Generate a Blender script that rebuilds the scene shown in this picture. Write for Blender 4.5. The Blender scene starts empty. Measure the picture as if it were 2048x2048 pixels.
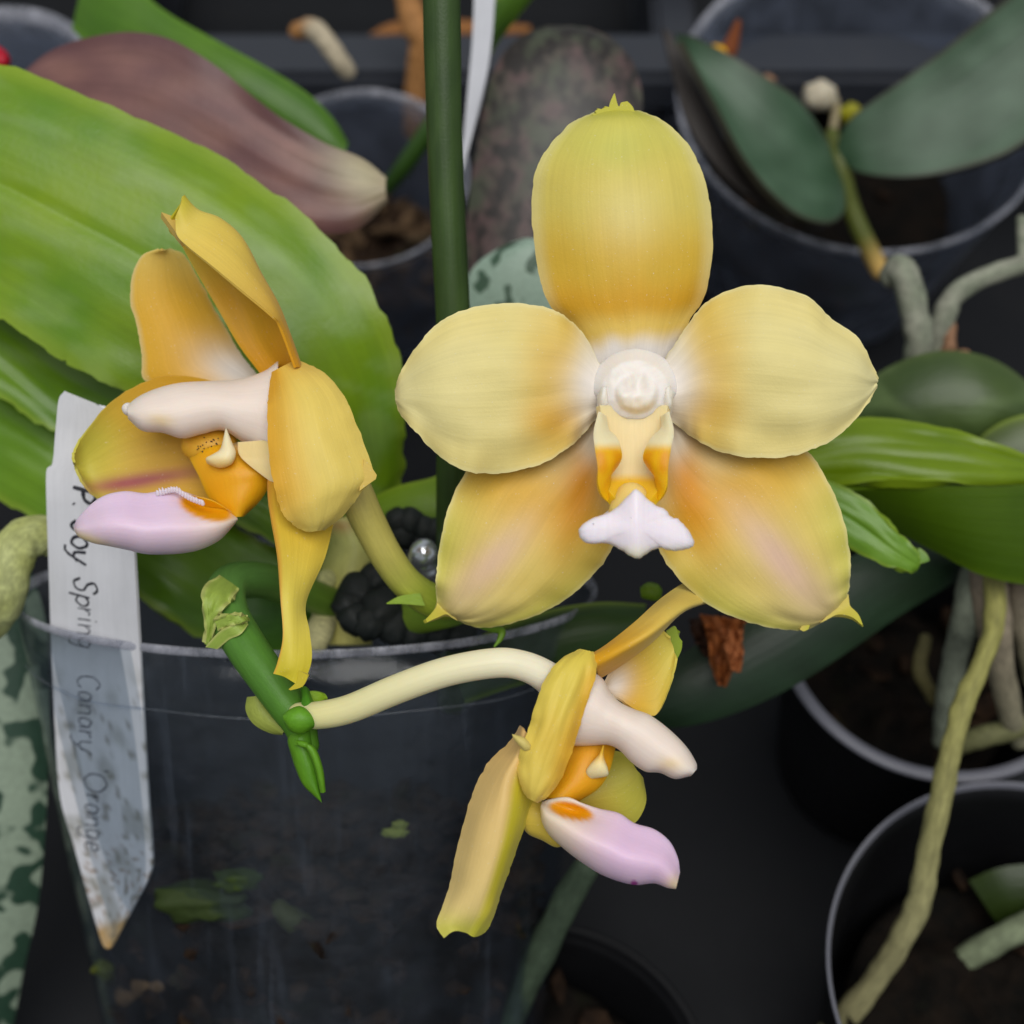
import bpy, bmesh, math, random
from mathutils import Vector, Matrix, noise

random.seed(7)
SC = bpy.context.scene
COL = SC.collection
CM = 0.01

# ------------------------------------------------------------------ camera
PITCH = math.radians(54.0)
FPX = 1024.0 / math.tan(math.radians(20.0))      # focal length in photo pixels (2048 px frame)
CAM_H = 28.4                                      # cm above the bench
cam_d = bpy.data.cameras.new("camera")
cam = bpy.data.objects.new("camera", cam_d)
COL.objects.link(cam)
cam.location = (0, 0, CAM_H * CM)
cam.rotation_euler = (math.radians(90) - PITCH, 0, 0)
cam_d.sensor_width = 36.0
cam_d.lens = 18.0 / math.tan(math.radians(20.0))
cam_d.clip_start = 0.005
cam_d.clip_end = 50.0
cam_d.dof.use_dof = True
cam_d.dof.focus_distance = 0.178
cam_d.dof.aperture_fstop = 16.0
SC.camera = cam

# ------------------------------------------------------------------ light: soft greenhouse daylight
world = bpy.data.worlds.new("World")
SC.world = world
world.use_nodes = True
bg = world.node_tree.nodes["Background"]
bg.inputs[0].default_value = (0.86, 0.93, 1.0, 1)
bg.inputs[1].default_value = 0.36


def area(name, loc, target, size, energy, color):
    l = bpy.data.lights.new(name, 'AREA')
    l.shape = 'DISK'
    l.size = size
    l.energy = energy
    l.color = color
    o = bpy.data.objects.new(name, l)
    COL.objects.link(o)
    o.location = loc
    o.rotation_euler = (Vector(target) - Vector(loc)).to_track_quat('-Z', 'Y').to_euler()
    return o


area("roof_light", (0.12, -0.40, 2.1), (0, 0.12, 0.1), 1.8, 36.0, (1.0, 0.988, 0.955))
SC.view_settings.view_transform = 'Standard'
SC.view_settings.look = 'None'
SC.view_settings.exposure = 0.0
SC.view_settings.gamma = 1.0
SC.cycles.max_bounces = 7
SC.cycles.diffuse_bounces = 3
SC.cycles.transparent_max_bounces = 16

# ------------------------------------------------------------------ helpers
cF = Vector((0, math.cos(PITCH), -math.sin(PITCH)))
cU = Vector((0, math.sin(PITCH), math.cos(PITCH)))
cR = Vector((1, 0, 0))
CAMP = Vector((0, 0, CAM_H))


def P(px, py, d):
    """photo pixel at depth d (cm) -> world point (m)"""
    return (CAMP + cR * ((px - 1024) / FPX * d) - cU * ((py - 1024) / FPX * d) + cF * d) * CM


def depth_at_z(px, py, z):
    r = cR * ((px - 1024) / FPX) - cU * ((py - 1024) / FPX) + cF
    return (z - CAM_H) / r.z


def PZ(px, py, z):
    return P(px, py, depth_at_z(px, py, z))


def C(r, g, b):
    f = lambda c: (c / 255 / 12.92) if c <= 10 else ((c / 255 + 0.055) / 1.055) ** 2.4
    return (f(r), f(g), f(b))


def mix(a, b, t):
    t = max(0.0, min(1.0, t))
    return tuple(x + (y - x) * t for x, y in zip(a, b))


def sm(a, b, x):
    t = max(0.0, min(1.0, (x - a) / (b - a)))
    return t * t * (3 - 2 * t)


def blot(px, py, cx, cy, rx, ry, ang=0.0):
    a = math.radians(ang)
    x, y = px - cx, py - cy
    xr = x * math.cos(a) + y * math.sin(a)
    yr = -x * math.sin(a) + y * math.cos(a)
    return math.exp(-((xr / rx) ** 2 + (yr / ry) ** 2))


def ramp(stops, x):
    if x <= stops[0][0]:
        return stops[0][1]
    for (a, ca), (b, cb) in zip(stops, stops[1:]):
        if x <= b:
            return mix(ca, cb, sm(a, b, x))
    return stops[-1][1]


def cr_eval(pts, t):
    """uniform Catmull-Rom through tuples, t in 0..len-1"""
    n = len(pts)
    i = min(int(t), n - 2)
    f = t - i
    p1, p2 = pts[i], pts[i + 1]
    p0 = pts[i - 1] if i > 0 else tuple(2 * a - b for a, b in zip(p1, p2))
    p3 = pts[i + 2] if i + 2 < n else tuple(2 * b - a for a, b in zip(p1, p2))
    return tuple(0.5 * (2 * b + (c - a) * f + (2 * a - 5 * b + 4 * c - d) * f * f + (3 * b - a - 3 * c + d) * f ** 3)
                 for a, b, c, d in zip(p0, p1, p2, p3))


def lin(vals, v):
    if not isinstance(vals, (list, tuple)):
        return vals
    return cr_eval([(x,) for x in vals], v * (len(vals) - 1))[0]


def link(name, me, mat=None, parent=None):
    o = bpy.data.objects.new(name, me)
    COL.objects.link(o)
    if mat:
        me.materials.append(mat)
    if parent:
        o.parent = parent
    return o


def mesh_obj(name, verts, faces, mat=None, parent=None, cols=None, uvs=None, smooth=True):
    me = bpy.data.meshes.new(name)
    me.from_pydata([tuple(v) for v in verts], [], faces)
    if cols:
        a = me.color_attributes.new("pig", 'FLOAT_COLOR', 'POINT')
        a.data.foreach_set("color", [x for c in cols for x in (c[0], c[1], c[2], 1.0)])
    if uvs:
        uv = me.uv_layers.new(name="UVMap")
        for lp in me.loops:
            uv.data[lp.index].uv = uvs[lp.vertex_index]
    if smooth:
        me.polygons.foreach_set("use_smooth", [True] * len(me.polygons))
    me.update()
    return link(name, me, mat, parent)


def tag(o, label=None, cat=None, group=None, kind=None):
    if label:
        o["label"] = label
    if cat:
        o["category"] = cat
    if group:
        o["group"] = group
    if kind:
        o["kind"] = kind
    return o


def empty(name, loc, label=None, cat=None, group=None, parent=None):
    o = bpy.data.objects.new(name, None)
    o.empty_display_size = 0.01
    COL.objects.link(o)
    o.location = loc
    tag(o, label, cat, group)
    bpy.context.view_layer.update()
    return o


def adopt(o, parent):
    """parent without moving (parents are unrotated empties)"""
    o.parent = parent
    o.matrix_parent_inverse = Matrix.Translation(-PARENT_W[parent.name])
    return o


PARENT_W = {}


def root(name, loc, label, cat, group=None):
    o = empty(name, loc, label, cat, group)
    PARENT_W[o.name] = Vector(loc)
    return o


def child(o, parent):
    if parent is None:
        return o
    o.parent = parent
    if parent.name in PARENT_W:
        o.matrix_parent_inverse = Matrix.Translation(-PARENT_W[parent.name])
    return o


def grid(name, rows, mat, parent, thick=0.05, close_u=False):
    """rows[i][j] = (Vector, color, (u,v))"""
    nv, nu = len(rows), len(rows[0])
    V, Cc, U = [], [], []
    for r in rows:
        for p, c, uv in r:
            V.append(p)
            Cc.append(c)
            U.append(uv)
    F = []
    for i in range(nv - 1):
        for j in range(nu - 1):
            a = i * nu + j
            F.append((a, a + 1, a + nu + 1, a + nu))
    o = mesh_obj(name, V, F, mat, None, Cc, U)
    if thick:
        m = o.modifiers.new("thickness", 'SOLIDIFY')
        m.thickness = thick * CM
        m.offset = 0
        es = o.modifiers.new("edge", 'EDGE_SPLIT')
        es.split_angle = math.radians(55)
    return child(o, parent)


def nz(*a):
    return noise.noise(Vector(a))


def sheet(name, L, R, d, mat, parent, colf, cup=0.0, tilt=0.0, nu=25, per=7, thick=0.034, rag=0.0, ruf=0.0, rufk=9.0, crease=0.0):
    n = len(L)
    assert n == len(R), name
    seed = random.random() * 50
    rows = []
    nvv = (n - 1) * per + 1
    for i in range(nvv):
        t = i / per
        v = t / (n - 1)
        l = cr_eval(L, t)
        r = cr_eval(R, t)
        row = []
        for j in range(nu):
            u = -1 + 2 * j / (nu - 1)
            k = (u + 1) / 2
            px = l[0] + (r[0] - l[0]) * k
            py = l[1] + (r[1] - l[1]) * k
            dd = lin(d, v) + lin(cup, v) * u * u + lin(tilt, v) * u
            if crease:
                dd += crease * math.exp(-(u / .07) ** 2)
            if rag:
                w = abs(u) ** 10
                px += w * rag * nz(v * 30, seed, u * 2) + w * rag * .6 * nz(v * 90, seed, u)
                py += w * rag * nz(v * 30, seed + 9, u * 2) + w * rag * .6 * nz(v * 90, seed + 4, u)
            if ruf:
                dd += ruf * (abs(u) ** 2.5) * nz(v * rufk, seed + 3, u * 1.2) + ruf * .35 * nz(v * 5, u * 3, seed)
            c = colf(u, v, px, py)
            row.append((P(px, py, dd), c, (k, v)))
        rows.append(row)
    return grid(name, rows, mat, parent, thick)


def railsheet(name, rails, mat, parent, colf, nu=30, per=7, thick=0.034, rag=0.0):
    n = len(rails[0])
    rows = []
    seed = random.random() * 50
    for i in range((n - 1) * per + 1):
        t = i / per
        v = t / (n - 1)
        ks = [cr_eval(r, t) for r in rails]
        row = []
        for j in range(nu):
            k = j / (nu - 1)
            q = cr_eval(ks, k * (len(ks) - 1))
            px, py, dd = q
            if rag:
                w = abs(2 * k - 1) ** 10
                px += w * rag * nz(v * 40, seed, k)
                py += w * rag * nz(v * 40, seed + 5, k)
            row.append((P(px, py, dd), colf(2 * k - 1, v, px, py), (k, v)))
        rows.append(row)
    return grid(name, rows, mat, parent, thick)


def tubew(name, pts, mat, parent, colf=None, seg=16, per=8, bump=0.0, cap=True):
    """pts: (Vector world m, radius cm)"""
    n = len(pts)
    seq = [(p.x, p.y, p.z, r) for p, r in pts]
    sam = [cr_eval(seq, i / per) for i in range((n - 1) * per + 1)]
    cen = [Vector(s[:3]) for s in sam]
    rad = [max(0.0005, s[3]) * CM for s in sam]
    if cap:
        t0 = (cen[0] - cen[1]).normalized()
        t1 = (cen[-1] - cen[-2]).normalized()
        a = [(cen[0] + t0 * rad[0] * k, rad[0] * math.sqrt(max(0, 1 - k * k)) + 1e-6) for k in (.98, .85, .6, .3)]
        b = [(cen[-1] + t1 * rad[-1] * k, rad[-1] * math.sqrt(max(0, 1 - k * k)) + 1e-6) for k in (.3, .6, .85, .98)]
        cen = [x[0] for x in a] + cen + [x[0] for x in b]
        rad = [x[1] for x in a] + rad + [x[1] for x in b]
    V, Cc, U, F = [], [], [], []
    nrm = None
    m = len(cen)
    for i in range(m):
        tg = (cen[min(i + 1, m - 1)] - cen[max(i - 1, 0)]).normalized()
        if nrm is None:
            nrm = tg.orthogonal().normalized()
        nrm = (nrm - tg * nrm.dot(tg)).normalized()
        bi = tg.cross(nrm)
        for j in range(seg):
            a = 2 * math.pi * j / seg
            r = rad[i]
            if bump:
                r *= 1 + bump * nz(i * .35, math.cos(a) * 1.3, math.sin(a) * 1.3 + len(pts) * 1.7)
            V.append(cen[i] + (nrm * math.cos(a) + bi * math.sin(a)) * r)
            Cc.append(colf(i / (m - 1), a) if colf else (0.5, 0.5, 0.5))
            U.append((j / seg, i / (m - 1)))
    for i in range(m - 1):
        for j in range(seg):
            F.append((i * seg + j, i * seg + (j + 1) % seg, (i + 1) * seg + (j + 1) % seg, (i + 1) * seg + j))
    F.append(tuple(range(seg))[::-1])
    F.append(tuple((m - 1) * seg + j for j in range(seg)))
    o = mesh_obj(name, V, F, mat, None, Cc, U)
    return child(o, parent)


def tube(name, pts, mat, parent, colf=None, **k):
    return tubew(name, [(P(x, y, d), r) for x, y, d, r in pts], mat, parent, colf, **k)


def body(name, T, B, d, w, mat, parent, colf, seg=36, per=7, power=1.0, dent=None, back=1.0, crest=0.0):
    """solid with silhouette edges T (top) and B (bottom); depth half-width w (cm)"""
    n = len(T)
    assert n == len(B), name
    V, Cc, U, F = [], [], [], []
    m = (n - 1) * per + 1
    for i in range(m):
        t = i / per
        v = i / (m - 1)
        a = cr_eval(T, t)
        b = cr_eval(B, t)
        dd = lin(d, v)
        ww = lin(w, v)
        for j in range(seg):
            ph = 2 * math.pi * j / seg
            c, s = math.cos(ph), math.sin(ph)
            c2 = math.copysign(abs(c) ** power, c)
            s2 = math.copysign(abs(s) ** power, s)
            px = (a[0] + b[0]) / 2 + (a[0] - b[0]) / 2 * c2
            py = (a[1] + b[1]) / 2 + (a[1] - b[1]) / 2 * c2
            wk = ww * (1 - crest * sm(-.35, .95, c2))
            de = dd - wk * s2 * (back if s2 < 0 else 1.0)
            if dent:
                de += dent(px, py) if s2 > -0.2 else 0
            V.append(P(px, py, de))
            Cc.append(colf(v, c2, px, py))
            U.append((j / seg, v))
    for i in range(m - 1):
        for j in range(seg):
            F.append((i * seg + j, i * seg + (j + 1) % seg, (i + 1) * seg + (j + 1) % seg, (i + 1) * seg + j))
    F.append(tuple(range(seg))[::-1])
    F.append(tuple((m - 1) * seg + j for j in range(seg)))
    o = mesh_obj(name, V, F, mat, None, Cc, U)
    return child(o, parent)


def ball(name, loc, r, mat, parent, col=(.5, .5, .5), scale=(1, 1, 1), sub=3, lump=0.0):
    bm = bmesh.new()
    bmesh.ops.create_icosphere(bm, subdivisions=sub, radius=1.0)
    V = []
    for v in bm.verts:
        k = 1 + lump * nz(v.co.x * 2 + loc[0] * 300, v.co.y * 2, v.co.z * 2)
        V.append(Vector((v.co.x * scale[0], v.co.y * scale[1], v.co.z * scale[2])) * r * CM * k + Vector(loc))
    F = [tuple(x.index for x in f.verts) for f in bm.faces]
    bm.free()
    o = mesh_obj(name, V, F, mat, None, [col] * len(V), [(0, 0)] * len(V))
    return child(o, parent)


# ------------------------------------------------------------------ materials
def nt(name):
    m = bpy.data.materials.new(name)
    m.use_nodes = True
    t = m.node_tree
    return m, t, t.nodes, t.links, t.nodes["Principled BSDF"], t.nodes["Material Output"]


def noise_node(N, Lk, vec, scale, detail=4, rough=.55, mapscale=None):
    n = N.new("ShaderNodeTexNoise")
    n.inputs["Scale"].default_value = scale
    n.inputs["Detail"].default_value = detail
    n.inputs["Roughness"].default_value = rough
    if mapscale:
        mp = N.new("ShaderNodeMapping")
        mp.inputs["Scale"].default_value = mapscale
        Lk.new(vec, mp.inputs[0])
        vec = mp.outputs[0]
    Lk.new(vec, n.inputs["Vector"])
    return n


def maprange(N, Lk, src, a, b, c, d):
    m = N.new("ShaderNodeMapRange")
    m.inputs[1].default_value = a
    m.inputs[2].default_value = b
    m.inputs[3].default_value = c
    m.inputs[4].default_value = d
    Lk.new(src, m.inputs[0])
    return m.outputs[0]


def mulcol(N, Lk, col, fac):
    x = N.new("ShaderNodeMix")
    x.data_type = 'RGBA'
    x.blend_type = 'MULTIPLY'
    x.inputs[0].default_value = 1.0
    Lk.new(col, x.inputs[6])
    Lk.new(fac, x.inputs[7])
    return x.outputs[2]


def mixcol(N, Lk, fac, a, b):
    x = N.new("ShaderNodeMix")
    x.data_type = 'RGBA'
    if isinstance(fac, float):
        x.inputs[0].default_value = fac
    else:
        Lk.new(fac, x.inputs[0])
    for i, s in ((6, a), (7, b)):
        if isinstance(s, tuple):
            x.inputs[i].default_value = (*s, 1)
        else:
            Lk.new(s, x.inputs[i])
    return x.outputs[2]


def flesh(name, rough=.5, transl=.25, sss=0.0, vein=.10, bump=.25, spec=.3, veinscale=(26, 1.6, 1), fine=2600, sparkle=True):
    """petal / leaf tissue: pigment from the vertex attribute, veins along the length, fine cell relief"""
    m, t, N, Lk, B, O = nt(name)
    at = N.new("ShaderNodeAttribute")
    at.attribute_name = "pig"
    uv = N.new("ShaderNodeUVMap")
    tc = N.new("ShaderNodeTexCoord")
    v1 = noise_node(N, Lk, uv.outputs[0], 1.0, 5, .6, veinscale)
    f1 = maprange(N, Lk, v1.outputs[0], .3, .7, 1 - vein, 1 + vein * .6)
    col = mulcol(N, Lk, at.outputs["Color"], f1)
    v3 = noise_node(N, Lk, uv.outputs[0], 1.0, 3, .5, (veinscale[0] * 5, veinscale[1] * 2, 1))
    col = mulcol(N, Lk, col, maprange(N, Lk, v3.outputs[0], .35, .65, 1 - vein * .55, 1 + vein * .35))
    v2 = noise_node(N, Lk, tc.outputs["Object"], 420, 3)
    f2 = maprange(N, Lk, v2.outputs[0], .3, .7, 1 - vein * .45, 1 + vein * .3)
    col = mulcol(N, Lk, col, f2)
    Lk.new(col, B.inputs["Base Color"])
    B.inputs["Roughness"].default_value = rough
    B.inputs["Specular IOR Level"].default_value = spec
    if sss:
        B.inputs["Subsurface Weight"].default_value = sss
        B.inputs["Subsurface Radius"].default_value = (1, .7, .45)
        B.inputs["Subsurface Scale"].default_value = 0.0022
    fn = noise_node(N, Lk, tc.outputs["Object"], fine, 3, .7)
    ad = N.new("ShaderNodeMath")
    ad.operation = 'MULTIPLY_ADD'
    ad.inputs[1].default_value = .5
    Lk.new(fn.outputs[0], ad.inputs[0])
    Lk.new(v1.outputs[0], ad.inputs[2])
    bp = N.new("ShaderNodeBump")
    bp.inputs["Strength"].default_value = bump
    bp.inputs["Distance"].default_value = 0.0004
    Lk.new(ad.outputs[0], bp.inputs["Height"])
    Lk.new(bp.outputs[0], B.inputs["Normal"])
    if sparkle:
        sp = noise_node(N, Lk, tc.outputs["Object"], 3600, 1, .5)
        spf = maprange(N, Lk, sp.outputs[0], .71, .80, 0, .4)
        col = mixcol(N, Lk, spf, col, (.9, .88, .78))  # glints painted as near-white specks in the base colour
        Lk.new(col, B.inputs["Base Color"])
        B.inputs["Sheen Weight"].default_value = .12
        B.inputs["Sheen Roughness"].default_value = .4
    if transl:
        tr = N.new("ShaderNodeBsdfTranslucent")
        Lk.new(col, tr.inputs["Color"])
        ms = N.new("ShaderNodeMixShader")
        ms.inputs[0].default_value = transl
        Lk.new(B.outputs[0], ms.inputs[1])
        Lk.new(tr.outputs[0], ms.inputs[2])
        Lk.new(ms.outputs[0], O.inputs[0])
    return m


M_PETAL = flesh("petal_tissue", rough=.48, transl=.20, vein=.045, bump=.2, veinscale=(14, 1.2, 1))
M_WAX = flesh("waxy_column", rough=.42, transl=0, sss=.5, vein=.03, bump=.12, sparkle=False)
M_STEM = flesh("green_stem", rough=.42, transl=0, sss=0, vein=.10, bump=.25, veinscale=(10, 5, 1), sparkle=False)
M_LEAF = flesh("bright_leaf", rough=.36, transl=.22, vein=.075, bump=.25, spec=.5, veinscale=(10, .9, 1), fine=900, sparkle=False)
M_LEAFD = flesh("dull_leaf", rough=.45, transl=.08, vein=.12, bump=.3, spec=.45, veinscale=(9, 2.5, 1), fine=700, sparkle=False)
M_ROOT = flesh("root_skin", rough=.7, transl=0, sss=0, vein=.3, bump=.5, veinscale=(7, 16, 1), fine=1200, sparkle=False)


def spotted(name, base, spot, scale, lo, hi, tintc=None, rough=.42, stretch=(1, 1, 1)):
    m, t, N, Lk, B, O = nt(name)
    tc = N.new("ShaderNodeTexCoord")
    n1 = noise_node(N, Lk, tc.outputs["Object"], scale, 1.0, .5, stretch)
    f = maprange(N, Lk, n1.outputs[0], lo, hi, 0, 1)
    n2 = noise_node(N, Lk, tc.outputs["Object"], scale * 5, 4, .6)
    f2 = maprange(N, Lk, n2.outputs[0], .3, .7, .85, 1.1)
    b = base
    if tintc:
        n3 = noise_node(N, Lk, tc.outputs["Object"], scale * .35, 2, .5)
        b = mixcol(N, Lk, maprange(N, Lk, n3.outputs[0], .4, .6, 0, 1), base, tintc)
    c = mixcol(N, Lk, f, b, spot)
    c = mulcol(N, Lk, c, f2)
    Lk.new(c, B.inputs["Base Color"])
    B.inputs["Roughness"].default_value = rough
    bp = N.new("ShaderNodeBump")
    bp.inputs["Strength"].default_value = .3
    bp.inputs["Distance"].default_value = .0004
    Lk.new(n2.outputs[0], bp.inputs["Height"])
    Lk.new(bp.outputs[0], B.inputs["Normal"])
    return m


def plastic(name, col, rough=.45, dirt=.3, scale=120, spec=.5, dirtcol=(.25, .24, .22)):
    m, t, N, Lk, B, O = nt(name)
    tc = N.new("ShaderNodeTexCoord")
    n1 = noise_node(N, Lk, tc.outputs["Object"], scale, 6, .65)
    f = maprange(N, Lk, n1.outputs[0], .5, .8, 0, dirt)
    c = mixcol(N, Lk, f, col, dirtcol)
    Lk.new(c, B.inputs["Base Color"])
    r = maprange(N, Lk, n1.outputs[0], .3, .7, rough - .1, rough + .15)
    Lk.new(r, B.inputs["Roughness"])
    B.inputs["Specular IOR Level"].default_value = spec
    bp = N.new("ShaderNodeBump")
    bp.inputs["Strength"].default_value = .15
    bp.inputs["Distance"].default_value = .0005
    Lk.new(n1.outputs[0], bp.inputs["Height"])
    Lk.new(bp.outputs[0], B.inputs["Normal"])
    return m


def clear(name, tint=(.80, .83, .86), haze=.10, hazecol=(.32, .34, .37), rough=.22, scale=60, streak=.25):
    """thin clear pot plastic: mostly see-through, with scattering dust and scuffs, plus vertical streaks painted for reflections"""
    m, t, N, Lk, B, O = nt(name)
    tc = N.new("ShaderNodeTexCoord")
    n1 = noise_node(N, Lk, tc.outputs["Object"], scale, 7, .7)
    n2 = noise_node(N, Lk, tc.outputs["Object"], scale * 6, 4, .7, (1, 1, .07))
    f = maprange(N, Lk, n1.outputs[0], .4, .75, haze * .45, haze * 2.2)
    f2 = maprange(N, Lk, n2.outputs[0], .56, .80, 0, streak)  # pale vertical streaks, imitating reflections in the diffuse haze
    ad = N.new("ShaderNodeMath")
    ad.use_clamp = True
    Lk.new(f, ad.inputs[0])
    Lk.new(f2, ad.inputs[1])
    tr = N.new("ShaderNodeBsdfTransparent")
    tr.inputs[0].default_value = (*tint, 1)
    di = N.new("ShaderNodeBsdfDiffuse")
    di.inputs[0].default_value = (*hazecol, 1)
    m1 = N.new("ShaderNodeMixShader")
    Lk.new(ad.outputs[0], m1.inputs[0])
    Lk.new(tr.outputs[0], m1.inputs[1])
    Lk.new(di.outputs[0], m1.inputs[2])
    gl = N.new("ShaderNodeBsdfGlossy")
    gl.inputs["Roughness"].default_value = rough
    bp = N.new("ShaderNodeBump")
    bp.inputs["Strength"].default_value = .35
    bp.inputs["Distance"].default_value = .001
    Lk.new(n1.outputs[0], bp.inputs["Height"])
    Lk.new(bp.outputs[0], gl.inputs["Normal"])
    lw = N.new("ShaderNodeLayerWeight")
    pw = N.new("ShaderNodeMath")
    pw.operation = 'POWER'
    pw.inputs[1].default_value = 4.0
    Lk.new(lw.outputs["Facing"], pw.inputs[0])
    fr = N.new("ShaderNodeMath")
    fr.operation = 'MULTIPLY_ADD'
    fr.inputs[1].default_value = .5
    fr.inputs[2].default_value = .03
    Lk.new(pw.outputs[0], fr.inputs[0])
    m2 = N.new("ShaderNodeMixShader")
    Lk.new(fr.outputs[0], m2.inputs[0])
    Lk.new(m1.outputs[0], m2.inputs[1])
    Lk.new(gl.outputs[0], m2.inputs[2])
    Lk.new(m2.outputs[0], O.inputs[0])
    N.remove(B)
    return m


def earth(name, c1, c2, c3, scale=150):
    m, t, N, Lk, B, O = nt(name)
    tc = N.new("ShaderNodeTexCoord")
    n1 = noise_node(N, Lk, tc.outputs["Object"], scale, 6, .7)
    n2 = noise_node(N, Lk, tc.outputs["Object"], scale * .4, 3, .6)
    c = mixcol(N, Lk, maprange(N, Lk, n1.outputs[0], .4, .65, 0, 1), c1, c2)
    c = mixcol(N, Lk, maprange(N, Lk, n2.outputs[0], .58, .7, 0, 1), c, c3)
    Lk.new(c, B.inputs["Base Color"])
    B.inputs["Roughness"].default_value = .85
    B.inputs["Specular IOR Level"].default_value = .12
    bp = N.new("ShaderNodeBump")
    bp.inputs["Strength"].default_value = .8
    bp.inputs["Distance"].default_value = .002
    Lk.new(n1.outputs[0], bp.inputs["Height"])
    Lk.new(bp.outputs[0], B.inputs["Normal"])
    return m


M_BENCH = plastic("bench_plastic", (.011, .0115, .0135), rough=.6, dirt=.35, scale=70, spec=.16, dirtcol=(.024, .024, .024))
M_TRAY = plastic("tray_plastic", (.030, .033, .042), rough=.5, dirt=.3, scale=60, spec=.4, dirtcol=(.05, .05, .055))
M_GREYPOT = plastic("grey_pot_plastic", (.13, .13, .155), rough=.42, dirt=.3, scale=80, dirtcol=(.2, .2, .21))
M_BLACK = plastic("black_plastic", (.007, .007, .008), rough=.5, dirt=.2, scale=80, spec=.15, dirtcol=(.02, .02, .02))
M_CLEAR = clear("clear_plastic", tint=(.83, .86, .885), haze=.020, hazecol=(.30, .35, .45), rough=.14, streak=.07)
M_CLEAR_RIB = clear("clear_plastic_rib", tint=(.9, .92, .95), haze=.035, hazecol=(.4, .42, .46), rough=.2, scale=140)
M_CLEAR_EDGE = clear("clear_plastic_edge", tint=(.84, .86, .9), haze=.42, hazecol=(.50, .50, .56), rough=.2, scale=200)
M_CLEAR_BACK = clear("clear_plastic_reflect_haze", tint=(.84, .87, .92), haze=.17, hazecol=(.26, .29, .38), rough=.3, scale=70)  # bluish haze stands in for blue-grey reflections on the back pots
M_SOIL = earth("potting_soil", (.003, .0026, .002), (.011, .007, .0045), (.010, .011, .005))
M_BARK = earth("bark_chips", (.010, .006, .004), (.045, .025, .014), (.022, .025, .010), 220)
M_BARKL = earth("pale_bark_chips", (.05, .03, .016), (.14, .085, .045), (.06, .05, .03), 220)
M_TAG = plastic("label_plastic", (.60, .60, .66), rough=.5, dirt=.10, scale=180, spec=.3, dirtcol=(.34, .31, .28))
M_CLIP = plastic("clip_plastic", (.006, .009, .008), rough=.65, dirt=.3, scale=300, dirtcol=(.016, .02, .018))
m, t, N, Lk, B, O = nt("pencil")
B.inputs["Base Color"].default_value = (.012, .012, .02, 1)
B.inputs["Roughness"].default_value = .6
M_INK = m
M_INKF = plastic("faded_pencil", (.075, .075, .09), rough=.7, dirt=.8, scale=900, spec=.1, dirtcol=(.35, .34, .34))
m, t, N, Lk, B, O = nt("glass_bead")
B.inputs["Base Color"].default_value = (.75, .77, .82, 1)
B.inputs["Roughness"].default_value = .12
B.inputs["Metallic"].default_value = .75
M_BEAD = m

# ------------------------------------------------------------------ setting
verts = [(-3, -3, 0), (3, -3, 0), (3, 3, 0), (-3, 3, 0)]
bench = mesh_obj("bench_top", [Vector(v) for v in verts], [(0, 1, 2, 3)], M_BENCH, smooth=False)
tag(bench, kind="structure")


def box_bm(bm, c, s, bev=0.0):
    r = bmesh.ops.create_cube(bm, size=1)
    bmesh.ops.scale(bm, vec=s, verts=r["verts"])
    bmesh.ops.translate(bm, vec=c, verts=r["verts"])
    if bev:
        es = list({e for v in r["verts"] for e in v.link_edges})
        bmesh.ops.bevel(bm, geom=es, offset=bev, segments=2, affect='EDGES')


def box(name, c, s, mat, parent=None, bev=.002):
    bm = bmesh.new()
    box_bm(bm, c, s, bev)
    me = bpy.data.meshes.new(name)
    bm.to_mesh(me)
    bm.free()
    return child(link(name, me, mat), parent)


# carrier tray behind the pots: cross bars and side rails on the bench
yb = PZ(700, 112, 6.0).y
tray = root("carrier_tray", (0, yb, 0), "dark grey plastic carrier tray with cross bars behind the small clear pot", "tray")
for k, (yy, w) in enumerate(((yb, .019), (yb + .055, .022), (yb + .12, .024))):
    box("cross_bar", (-.02, yy, .055), (.60, w, .012), M_TRAY, tray)
for xx in (-.32, -.115, .045, .24):
    box("upright", (xx, yb + .06, .0265), (.012, .14, .045), M_TRAY, tray)


# ------------------------------------------------------------------ pots
def lathe(prof, seg=96, oval=1.0, squash=None):
    V, F = [], []
    n = len(prof)
    for j in range(seg):
        a = 2 * math.pi * j / seg
        for r, z in prof:
            V.append(Vector((r * math.cos(a), r * oval * math.sin(a), z)) * CM)
    for j in range(seg):
        k = (j + 1) % seg
        for i in range(n - 1):
            F.append((j * n + i, k * n + i, k * n + i + 1, j * n + i + 1))
    return V, F


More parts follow.
